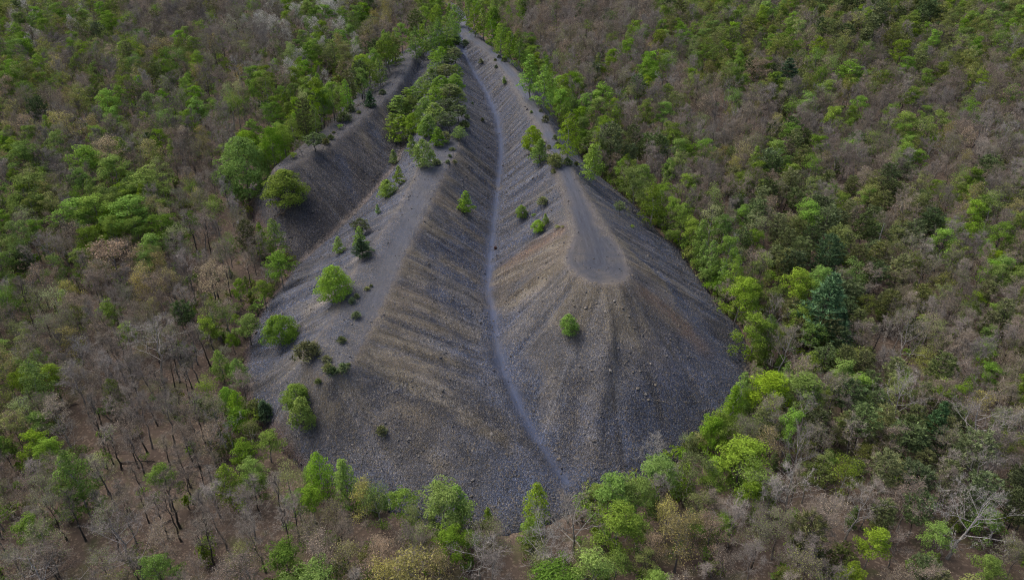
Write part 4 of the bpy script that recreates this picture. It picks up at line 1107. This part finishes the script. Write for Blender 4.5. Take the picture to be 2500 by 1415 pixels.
VISPX = np.array([(1130, 62), (1180, 96), (1220, 132), (1260, 152), (1300, 200), (1344, 240), (1380, 334), (1412, 364), (1436, 412), (1472, 440), (1507, 466), (1552, 500), (1584, 530), (1613, 572), (1661, 610), (1693, 658), (1738, 718), (1767, 758), (1808, 792), (1822, 850), (1826, 890), (1806, 940), (1776, 1004), (1725, 1034), (1680, 1048), (1626, 1062), (1580, 1128), (1526, 1157), (1456, 1186), (1386, 1190), (1330, 1215), (1293, 1245), (1220, 1258), (1156, 1248), (1050, 1220), (964, 1196), (862, 1157), (737, 1122), (702, 1090), (698, 1042), (628, 984), (590, 962), (596, 946), (606, 908), (599, 869), (606, 820), (622, 778), (650, 737), (680, 705), (714, 657), (690, 615), (660, 560), (640, 500), (660, 430), (700, 390), (790, 322), (850, 276), (900, 250), (950, 225), (985, 185), (1010, 130), (1056, 104), (1100, 84)], float)
_VL = [tuple(p) for p in VISPX]
def in_vis(px, py):
    if px < 586 or px > 1830 or py < 60 or py > 1260:
        return False
    c_ = False; j = len(_VL) - 1
    for i, (xi, yi) in enumerate(_VL):
        xj, yj = _VL[j]
        if (yi > py) != (yj > py) and px < (xj - xi) * (py - yi) / (yj - yi) + xi:
            c_ = not c_
        j = i
    return c_
CAND = []      # kind, x, y, height, width factor
wr = np.random.default_rng(21)
def pick_kind(px, py):
    jx = px + wr.normal() * 22; jy = py + wr.normal() * 14
    r = KM[int(np.clip(jy // 101, 0, 13))][int(np.clip(jx // 100, 0, 24))]
    if r == 'x':
        r = 'gb'
    w = [0.62, 0.38] if len(r) == 2 else ([1.0] if len(r) == 1 else [0.45, 0.33, 0.22])
    k = r[wr.choice(len(r), p=w)] if (wr.random() < 0.86 or 'p' in r) else wr.choice(list('bbbgon'))
    u = wr.random()
    if k == 'b' and px > 1850 and py > 380 and wr.random() < 0.30: k = wr.choice(list('ngd'))
    if k == 'b': return 'bare' if u < 0.50 else ('bud' if u < 0.86 else ('pale' if u < 0.92 else 'thin'))
    if k == 'p': return 'pole' if u < 0.72 else ('bare' if u < 0.88 else 'bud')
    if k == 'o': return 'tan' if u < 0.45 else ('bud' if u < 0.85 else 'olive')
    if k == 'g': return 'leafy' if u < 0.66 else ('birch' if u < 0.78 else ('thin' if u < 0.88 else 'olive'))
    if k == 'w' and u > 0.55: return 'olive' if u < 0.8 else 'bud'
    if k == 'd': return 'olive' if u < 0.62 else ('leafy' if u < 0.85 else 'bud')
    if k == 'n': return 'pine' if u < 0.74 else ('white_pine' if u < 0.76 else ('bud' if u < 0.88 else 'olive'))
    return 'blossom'
# along the eastern edge of the tip: a close row of young birches
def walk(P, i0, i1, step):
    out = []
    acc = 0
    for a, b in zip(P[i0:i1], P[i0 + 1:i1 + 1]):
        L = math.hypot(b[0] - a[0], b[1] - a[1])
        n = np.array([(b[1] - a[1]), -(b[0] - a[0])]) / (L + 1e-9)
        while acc < L:
            p = a + (b - a) * acc / L
            out.append((p[0], p[1], n)); acc += step
        acc -= L
    return out
_c = np.array([0.0, 150.0])
for x, y, n in walk(TOE, 1, 20, 2.2):
    if np.dot(n, np.array([x, y]) - _c) < 0: n = -n
    o_ = wr.uniform(-0.3, 2.4) if y < 235 else wr.uniform(2.0, 4.0)
    k = ('birch' if wr.random() < 0.55 else 'leafy') if wr.random() < 0.86 else 'bud'
    CAND.append((k, x + n[0] * o_ + wr.normal() * 0.5, y + n[1] * o_ + wr.normal() * 0.5, wr.uniform(7.0, 11.0), 1.0))
for x, y, n in walk(TOE, 20, 44, 3.0):
    if np.dot(n, np.array([x, y]) - _c) < 0: n = -n
    o_ = wr.uniform(1.0, 3.2)
    if x < -24 and wr.random() < 0.6: continue
    k = wr.choice(['leafy', 'birch', 'bud', 'bare', 'pale', 'thin'], p=[0.24, 0.16, 0.22, 0.18, 0.1, 0.1])
    CAND.append((k, x + n[0] * o_ + wr.normal() * 0.7, y + n[1] * o_ + wr.normal() * 0.7, wr.uniform(4.0, 6.5), 1.0))
ROADP = np.array([(-20.2, 285), (-20.5, 300), (-22, 312), (-26, 326), (-33, 342), (-44, 360)])
y = 8.0
while y < 520:
    sp = 3.1 if y < 110 else (3.7 if y < 180 else (4.4 if y < 300 else 5.2))
    xm = 0.92 * (y * 0.87 + 32) + 36
    x = -xm
    while x < xm:
        xx = x + wr.uniform(-0.46, 0.46) * sp; yy = y + wr.uniform(-0.46, 0.46) * sp
        x += sp
        CAND.append((None, xx, yy, 0, 1.0))
    y += sp
cx = np.array([q[1] for q in CAND]); cy = np.array([q[2] for q in CAND])
c_in = inside(cx, cy, TOE); c_d = near_poly(cx, cy, TOE, True)[0]
c_z = ground_z(cx, cy)
rd = np.min([np.hypot(cx - p[0], cy - p[1]) for p in [ROADP[i] * (1 - t) + ROADP[i + 1] * t for i in range(5) for t in (0, .25, .5, .75)]], axis=0)
done_xy = np.array([(q['x'], q['y']) for q in PLANTS])
LBACK = np.vstack([OUT_L[:10, :2], np.array(_back)])
c_lb = inside(cx, cy, LBACK) & (near_poly(cx, cy, OUT_L, True)[0] > 1.2)
TREES = []
for i, (k, x, y, h, wf) in enumerate(CAND):
    if (c_in[i] and not (k and c_d[i] < 0.9) and not c_lb[i]) or rd[i] < 3.0:
        continue
    if k is None and c_d[i] < 3.6 and not c_lb[i]:
        continue
    z = c_z[i]
    if np.min(np.hypot(done_xy[:, 0] - x, done_xy[:, 1] - y)) < 2.4:
        continue
    pc = project([(x, y, z + 8)])[0]
    if k is None:
        k = pick_kind(pc[0], pc[1]) if not (c_lb[i] and wr.random() < 0.7) else wr.choice(['leafy', 'birch', 'pine'])
        cell_ = KM[int(np.clip(pc[1] // 101, 0, 13))][int(np.clip(pc[0] // 100, 0, 24))]
        if 'p' in cell_ and wr.random() < 0.02: continue
        if 'p' not in cell_ and wr.random() < 0.05: continue
        if y < 52 and wr.random() < 0.15: continue
        h = {'pole': 11.5, 'bare': 12.5, 'bud': 12.2, 'pale': 12.5, 'tan': 12.0, 'blossom': 12, 'leafy': 11.4, 'olive': 12.0, 'thin': 12, 'birch': 10.5, 'pine': 11.8, 'white_pine': 14.0}[k] * wr.uniform(0.72, 1.16) * float(lerp_knots(y, [(40, 0.70), (110, 0.76), (200, 0.90), (300, 1.0)]))
        if k in ('leafy', 'olive') and y < 110: h *= 0.85
        if k == 'bare' and y < 140 and wr.random() < 0.4: k = 'pole'
    # trees in front of the tip are low enough to leave its slopes in view
    ok = True
    for _ in range(14):
        a = project([(x, y, z + h * 0.97), (x - 0.1 * h, y, z + h * 0.8), (x + 0.1 * h, y, z + h * 0.8)])
        if not (in_vis(a[0][0], a[0][1]) or in_vis(a[1][0], a[1][1]) or in_vis(a[2][0], a[2][1])):
            break
        h *= 0.9
        if h < 3.6:
            ok = False; break
    if not ok:
        continue
    top = project([(x, y, z + h)])[0]; bot = project([(x, y, z)])[0]
    if top[1] > 1900 or bot[1] < -70 or top[0] < -700 or top[0] > 3200:
        continue
    inframe = 5 < pc[0] < 2495 and top[1] < 1400 and (bot[1] + top[1]) / 2 > 15
    TREES.append(dict(k=k, x=x, y=y, h=h, size=h / pc[2] if inframe else -1.0, rot=wr.uniform(0, 6.283), var=int(wr.integers(100)), wf=wr.uniform(0.92, 1.15)))
LIMIT = {'pole': 240, 'bare': 260, 'bud': 260, 'leafy': 240, 'pine': 200, 'pale': 60, 'tan': 100, 'olive': 110, 'thin': 90, 'birch': 170, 'white_pine': 30, 'blossom': 30}
for k in LIMIT:
    ts = sorted([t for t in TREES if t['k'] == k and t['size'] > 0], key=lambda t: -t['size'])
    for t in ts[:LIMIT[k]]:
        v = VAR[k][t['var'] % len(VAR[k])]
        plant(k, t['x'], t['y'], t['h'], t['h'] / v['h'] * v['w'] * t['wf'] * 1.0 * min(1.6, (11.0 / t['h']) ** 0.25), t['var'], t['rot'], group='trees of the surrounding woods')
        t['done'] = True
REST = [t for t in TREES if not t.get('done')]
print('woods: single', len(PLANTS), 'far mass', len(REST))

# ------------------------------------------------------------------ masses: far woods, undergrowth, loose stones
def joined(v):
    V = []; F = []; A = []; MI = []
    for i, mb in enumerate(v['raw']):
        if mb is None: continue
        b = len(V); V += mb.V; A += mb.A
        F += [tuple(q + b for q in f) for f in mb.F]; MI += [i] * len(mb.F)
    return mesh_from(v['name'] + '_whole', V, F, [M[m] if m else M['bark'] for m in v['mats']], {'v': np.array(A)}, mat_idx=MI)
def scatter(name, label, protos, pts, idx, rots, scl):
    """one object whose points carry copies of a few meshes"""
    col = bpy.data.collections.new(name + '_kinds')
    for i, me in enumerate(protos):
        col.objects.link(bpy.data.objects.new('%s_%03d' % (name, i), me))
    me = bpy.data.meshes.new(name)
    me.from_pydata(pts, [], [])
    a = me.attributes.new('idx', 'INT', 'POINT'); a.data.foreach_set('value', np.asarray(idx, np.int32))
    a = me.attributes.new('rotv', 'FLOAT_VECTOR', 'POINT'); a.data.foreach_set('vector', np.asarray(rots, np.float32).ravel())
    a = me.attributes.new('sclv', 'FLOAT_VECTOR', 'POINT'); a.data.foreach_set('vector', np.asarray(scl, np.float32).ravel())
    ng = bpy.data.node_groups.new(name + '_scatter', 'GeometryNodeTree')
    ng.interface.new_socket('Geometry', in_out='INPUT', socket_type='NodeSocketGeometry')
    ng.interface.new_socket('Geometry', in_out='OUTPUT', socket_type='NodeSocketGeometry')
    gi = ng.nodes.new('NodeGroupInput'); go = ng.nodes.new('NodeGroupOutput')
    iop = ng.nodes.new('GeometryNodeInstanceOnPoints')
    ci = ng.nodes.new('GeometryNodeCollectionInfo')
    ci.inputs['Collection'].default_value = col
    ci.inputs['Separate Children'].default_value = True; ci.inputs['Reset Children'].default_value = True
    def na(nm, ty):
        n = ng.nodes.new('GeometryNodeInputNamedAttribute'); n.data_type = ty; n.inputs['Name'].default_value = nm
        return n.outputs['Attribute']
    e2r = ng.nodes.new('FunctionNodeEulerToRotation')
    L = ng.links.new
    L(gi.outputs[0], iop.inputs['Points']); L(ci.outputs[0], iop.inputs['Instance'])
    iop.inputs['Pick Instance'].default_value = True
    L(na('idx', 'INT'), iop.inputs['Instance Index'])
    L(na('rotv', 'FLOAT_VECTOR'), e2r.inputs[0]); L(e2r.outputs[0], iop.inputs['Rotation'])
    L(na('sclv', 'FLOAT_VECTOR'), iop.inputs['Scale'])
    L(iop.outputs[0], go.inputs[0])
    o = link(name, me, kind='stuff', label=label)
    md = o.modifiers.new('scatter', 'NODES'); md.node_group = ng
    return o
kinds_ = sorted({t['k'] for t in REST})
protos = []; off = {}
for k in kinds_:
    off[k] = len(protos)
    for v in VAR[k]:
        protos.append(joined(v))
pts = []; idx = []; rots = []; scl = []
for t in REST:
    v = VAR[t['k']][t['var'] % len(VAR[t['k']])]
    pts.append((t['x'], t['y'], float(ground_z(t['x'], t['y'])) - 0.1)); idx.append(off[t['k']] + t['var'] % len(VAR[t['k']]))
    s = t['h'] / v['h']; rots.append((0, 0, t['rot'])); scl.append((s * t['wf'], s * t['wf'], s))
scatter('forest', 'spring woodland running on behind the nearer trees', protos, pts, idx, rots, scl)

ur = np.random.default_rng(5)
n = 12500
ux = ur.uniform(-160, 160, n); uy = ur.uniform(20, 260, n) 
ok = ~inside(ux, uy, TOE) & (near_poly(ux, uy, TOE, True)[0] > 0.4) & (np.abs(ux) < 0.9 * (uy * 0.87 + 32) + 20)
uz = ground_z(ux, uy)
pp = project(np.stack([ux, uy, uz + 1], 1))
pg = np.array([0.16 if 'p' in KM[int(np.clip(b // 101, 0, 13))][int(np.clip(a // 100, 0, 24))] else (0.75 if 'g' in KM[int(np.clip(b // 101, 0, 13))][int(np.clip(a // 100, 0, 24))] else 0.5) for a, b, _ in pp])
ok &= (ur.random(n) < pg) & (vnoise(ux / 9, uy / 9, 61) > 0.3)
ux, uy, uz = ux[ok], uy[ok], uz[ok]
ex_ = []
for x, y, n_ in walk(TOE, 1, 46, 0.75):
    if np.dot(n_, np.array([x, y]) - _c) < 0: n_ = -n_
    if y > 240 or (x < 20 and y < 90 and ur.random() < 0.75) or (x < -20 and ur.random() < 0.6): continue
    o_ = ur.uniform(-0.5, 1.9)
    ex_.append((x + n_[0] * o_, y + n_[1] * o_))
ex_ = np.array(ex_)
ux = np.concatenate([ux, ex_[:, 0]]); uy = np.concatenate([uy, ex_[:, 1]]); uz = ground_z(ux, uy)
s = ur.uniform(0.5, 1.7, len(ux)); hh = ur.uniform(0.8, 2.2, len(ux)) 
bprotos = [joined(v) for v in VAR['bush']] + [joined(VAR['sapling'][2])]
bi = ur.integers(0, 3, len(ux)); sapl = ur.random(len(ux)) < 0.14; bi[sapl] = 3
scl = np.stack([s, s, s * np.clip(hh, 0.7, 1.7)], 1); scl[sapl] = (ur.uniform(0.35, 0.8, sapl.sum())[:, None] * np.ones(3))
scatter('undergrowth', 'low green bushes and seedlings under the bare trees', bprotos, list(zip(ux, uy, uz - 0.05)), bi, np.stack([0 * ux, 0 * ux, ur.uniform(0, 6.28, len(ux))], 1), scl)

def rock_mesh(name, seed, mat, sub=1):
    rnd = np.random.default_rng(seed)
    bm = bmesh.new(); bmesh.ops.create_icosphere(bm, subdivisions=sub, radius=0.5)
    for v in bm.verts:
        v.co = Vector(v.co) * (0.72 + 0.5 * rnd.random())
        v.co.z *= 0.7; v.co.x *= 1.15
    me = bpy.data.meshes.new(name); bm.to_mesh(me); bm.free(); me.materials.append(mat)
    return me
rocks = [rock_mesh('stone_%d' % i, 70 + i, M['rock']) for i in range(7)]
gr = np.random.default_rng(11)
n = 520000
px_ = gr.uniform(GX0, GX1, n); py_ = gr.uniform(GY0, GY1, n)
def grid_at(A, x, y):
    i = np.clip(((x - GX0) / GS + 0.5).astype(int), 0, NX - 1); j = np.clip(((y - GY0) / GS + 0.5).astype(int), 0, NY - 1)
    return A[j, i]
dens = np.where(grid_at(toe_in, px_, py_), (0.25 + 0.75 * grid_at(lowness, px_, py_)) * (1 - 0.85 * grid_at(track, px_, py_)) * (0.35 + 0.65 * vnoise(grid_at(sc_, px_, py_) / 2.0, grid_at(dc, px_, py_) / 12.0, 77)), 0)
dens *= lerp_knots(py_, [(60, 1.0), (110, 0.9), (160, 0.45), (240, 0.22), (300, 0.1)]) * (dc_all.min(0)[0, 0] >= 0)
keep = gr.random(n) < dens
px_, py_ = px_[keep], py_[keep]
pz_ = heap_z(px_, py_)
size = np.exp(gr.normal(-2.2, 0.45, len(px_))) * np.where(py_ < 130, 1.0, 1.25)
print('stones', len(px_))
scatter('gravel', 'loose shale stones strewn over the slopes of the tip', rocks, list(zip(px_, py_, pz_ + size * 0.12)), gr.integers(0, 7, len(px_)), gr.uniform(0, 6.28, (len(px_), 3)) * np.array([0.12, 0.12, 1]), size[:, None] * gr.uniform(0.7, 1.3, (len(px_), 3)))

# ------------------------------------------------------------------ boulders, drum, deadwood
BL = [(1500, 735), (1520, 752), (1478, 762), (1535, 772), (1548, 800), (1430, 752), (1562, 906), (1588, 888), (1545, 908), (1557, 948), (1576, 962), (1530, 996), (1401, 746), (1456, 740), (1583, 976), (1470, 870), (1510, 850), (1600, 940), (1360, 1082), (1355, 1098), (1364, 1120), (1200, 1060), (1000, 1070), (860, 1085), (1620, 980), (1490, 905), (1445, 905)]
ORD = ['topmost', 'second', 'third', 'fourth', 'fifth', 'sixth', 'seventh', 'eighth', 'ninth', 'tenth', 'eleventh', 'twelfth', 'thirteenth', 'fourteenth', 'fifteenth', 'sixteenth', 'seventeenth', 'eighteenth', 'nineteenth', 'twentieth', 'twenty-first', 'twenty-second', 'twenty-third', 'twenty-fourth', 'twenty-fifth', 'twenty-sixth', 'twenty-seventh', 'twenty-eighth']
for i, (a, b) in enumerate(sorted(BL, key=lambda q: q[1])):
    p = hit(a, b, ground_z)
    s = gr.uniform(0.32, 0.6)
    me = rock_mesh('boulder', 300 + i, M['rock_pale'], 2)
    o = link('boulder', me, None, category='boulder', group='larger stones on the lower slopes', label='%s from the top of the pale boulders strewn below the turning loop' % ORD[i] if i else 'topmost of the pale boulders strewn below the turning loop')
    o.location = (p[0], p[1], p[2] + 0.12 * s); o.scale = (s, s * gr.uniform(0.7, 1), s * gr.uniform(0.7, 1)); o.rotation_euler = (gr.uniform(-.3, .3), gr.uniform(-.3, .3), gr.uniform(0, 6))
p = hit(310, 796, ground_z)
for i, (dx, dy, s, lab) in enumerate([(0, 0, 2.4, 'large pale grey rock among the bare western trees'), (-1.6, 0.6, 1.4, 'smaller pale rock at the west end of the large grey one'), (1.7, -0.5, 1.2, 'small pale rock at the east end of the large grey one')]):
    o = link('rock', rock_mesh('rock', 340 + i, M['rock_pale'], 2), None, category='rock', group='pale rocks in the western woods', label=lab)
    o.location = (p[0] + dx, p[1] + dy, float(ground_z(p[0] + dx, p[1] + dy)) + 0.25 * s); o.scale = (s, s * 0.8, s * 0.8); o.rotation_euler = (0, 0, i * 1.3)
# rusty drum by the gully path
def lathe(prof, n=18):
    V = []; F = []
    for i, (r, z) in enumerate(prof):
        for k in range(n):
            t = 2 * math.pi * k / n
            V.append((r * math.cos(t), r * math.sin(t), z))
    for i in range(len(prof) - 1):
        for k in range(n):
            F.append((i * n + k, i * n + (k + 1) % n, (i + 1) * n + (k + 1) % n, (i + 1) * n + k))
    return V, F
p = hit(1210, 607, ground_z)
dr = bpy.data.objects.new('drum', None); COL.objects.link(dr)
dr.location = (p[0], p[1], p[2] - 0.12); dr.rotation_euler = (R(14), R(-9), 0.4)
dr['label'] = 'small dark rusty drum beside the bluish gully path'; dr['category'] = 'drum'
V, F = lathe([(0.0, 0.02), (0.25, 0.02), (0.27, 0.0), (0.27, 0.03), (0.255, 0.05), (0.255, 0.2), (0.27, 0.22), (0.255, 0.24), (0.255, 0.42), (0.27, 0.44), (0.255, 0.46), (0.255, 0.6), (0.27, 0.62), (0.27, 0.65)])
link('body', mesh_from('drum_body', V, F, [M['rust']]), dr)
V, F = lathe([(0.27, 0.65), (0.25, 0.65), (0.25, 0.615), (0.06, 0.615), (0.05, 0.63), (0.0, 0.63)])
link('lid', mesh_from('drum_lid', V, F, [M['rust']]), dr)
# fallen logs and a snag
LOGS = [((252, 1004), (340, 1008), 0.16, 'long dark fallen trunk lying level among the western bare trees'), ((292, 1130), (378, 1126), 0.12, 'thin fallen log on the leaf litter below the long dark one'), ((455, 1140), (520, 1136), 0.11, 'short fallen log near the middle of the western clearing'),
        ((600, 722), (640, 700), 0.10, 'fallen pole at the rusty western toe'), ((2230, 1040), (2260, 1000), 0.12, 'fallen log under the eastern pines'), ((140, 1005), (190, 985), 0.12, 'fallen log near the western edge of the clearing'), ((380, 1290), (420, 1268), 0.10, 'leaning fallen branch in the southwestern woods')]
for (a, b, r, lab) in LOGS:
    p0 = hit(*a, ground_z); p1 = hit(*b, ground_z)
    mb = MB(); d = p1 - p0
    pts_ = [p0 + d * t + np.array([0, 0, r * 0.8 + 0.1 * math.sin(t * 3.0)]) for t in np.linspace(0, 1, 6)]
    mb.tube(pts_, [r * (1 - 0.5 * t) for t in np.linspace(0, 1, 6)], 7)
    lr_ = np.random.default_rng(int(a[0]))
    for q in range(4):
        t = 0.45 + 0.14 * q; b0 = p0 + d * t + np.array([0, 0, r])
        dd = unit(d * 0.1 + lr_.normal(size=3) * np.array([1, 1, 0.3]) + np.array([0, 0, 0.5]))
        mb.tube([b0, b0 + dd * 0.5, b0 + dd * 0.9], [r * 0.35, r * 0.2, 0.01], 4)
    link('fallen_log', mb.mesh('fallen_log', M['bark_dark']), None, category='log', group='fallen logs on the forest floor', label=lab)
p = hit(2129, 640, ground_z)
mb = MB(); mb.tube([p + np.array([0.02 * i, 0, 1.5 * i]) for i in range(7)], [0.17 * (1 - 0.12 * i) for i in range(7)], 7)
for i in range(7):
    a = i * 2.1; z = 3.0 + i * 0.85
    mb.tube([p + np.array([0, 0, z]), p + np.array([math.cos(a) * 0.9, math.sin(a) * 0.9, z + 0.25])], [0.035, 0.012], 4)
link('snag', mb.mesh('snag', M['bark_pale']), None, category='dead tree', label='straight pale dead trunk standing among the eastern pines')
p = hit(692, 522, ground_z)
mb = MB(); br = np.random.default_rng(8)
for i in range(16):
    a = br.uniform(0, 6.28); L = br.uniform(1.0, 2.6)
    d = np.array([math.cos(a) * L, math.sin(a) * L, 0])
    q0 = p + br.normal(size=3) * np.array([0.3, 0.3, 0]) + np.array([0, 0, 0.2])
    e0 = q0 + d; e0[2] = float(ground_z(e0[0], e0[1])) + 0.25
    m0 = (q0 + e0) / 2 + np.array([0, 0, 0.3])
    mb.tube([q0, m0, e0], [0.05, 0.03, 0.01], 4)
    for j in range(5):
        t = br.uniform(0.3, 1); b0 = q0 * (1 - t) + e0 * t + np.array([0, 0, 0.15])
        mb.slivers([b0], [b0 + br.normal(size=3) * np.array([0.5, 0.5, 0.2])], 0.02, 0.6, br)
link('dead_branches', mb.mesh('dead_branches', M['bud_pink']), None, category='branches', label='reddish heap of dead branches on the slope below the round western tree')

# ------------------------------------------------------------------ labels of the trees in the woods
LOOK = {'pole': 'slender leafless tree', 'bare': 'leafless brown-twigged tree', 'bud': 'budding brownish tree', 'pale': 'leafless pale-barked tree', 'tan': 'yellowish budding tree', 'blossom': 'white-blossomed tree', 'leafy': 'bright green leafy tree', 'olive': 'olive green tree', 'thin': 'thinly leaved tree', 'birch': 'tapering light green tree', 'pine': 'dark green pine', 'white_pine': 'tall bluish conifer', 'shrub': 'dark shrub', 'sapling': 'slim sapling', 'round': 'round bushy tree', 'fir': 'dark fir'}
def ordw(n):
    if n < 28:
        return 'first' if n == 0 else ORD[n]
    ones = ['', 'first', 'second', 'third', 'fourth', 'fifth', 'sixth', 'seventh', 'eighth', 'ninth']
    tens = ['', '', 'twenty', 'thirty', 'forty', 'fifty', 'sixty', 'seventy', 'eighty', 'ninety']
    n += 1; t, u = divmod(n, 10)
    return tens[t] + '-' + ones[u] if u else tens[t][:-1] + 'ieth'
cells_ = {}
for q in PLANTS:
    if q['labelled']:
        continue
    if q['o'].get('group', '').startswith('grove'):
        key = ('in the grove on the middle ridge', q['kind'])
    else:
        r = ['topmost', 'upper', 'mid-height', 'lower', 'bottom'][int(np.clip(q['py'] // 283, 0, 4))]
        side = ['far left', 'left', 'centre left', 'centre right', 'right', 'far right'][int(np.clip(q['px'] // 417, 0, 5))]
        key = ('in the %s %s woods' % (r, side), q['kind'])
    cells_.setdefault(key, []).append(q)
for (place, kind), qs in cells_.items():
    for i, q in enumerate(sorted(qs, key=lambda q: q['px'])):
        q['o']['label'] = '%s %s, %s from the left' % (LOOK[kind], place, ordw(i))
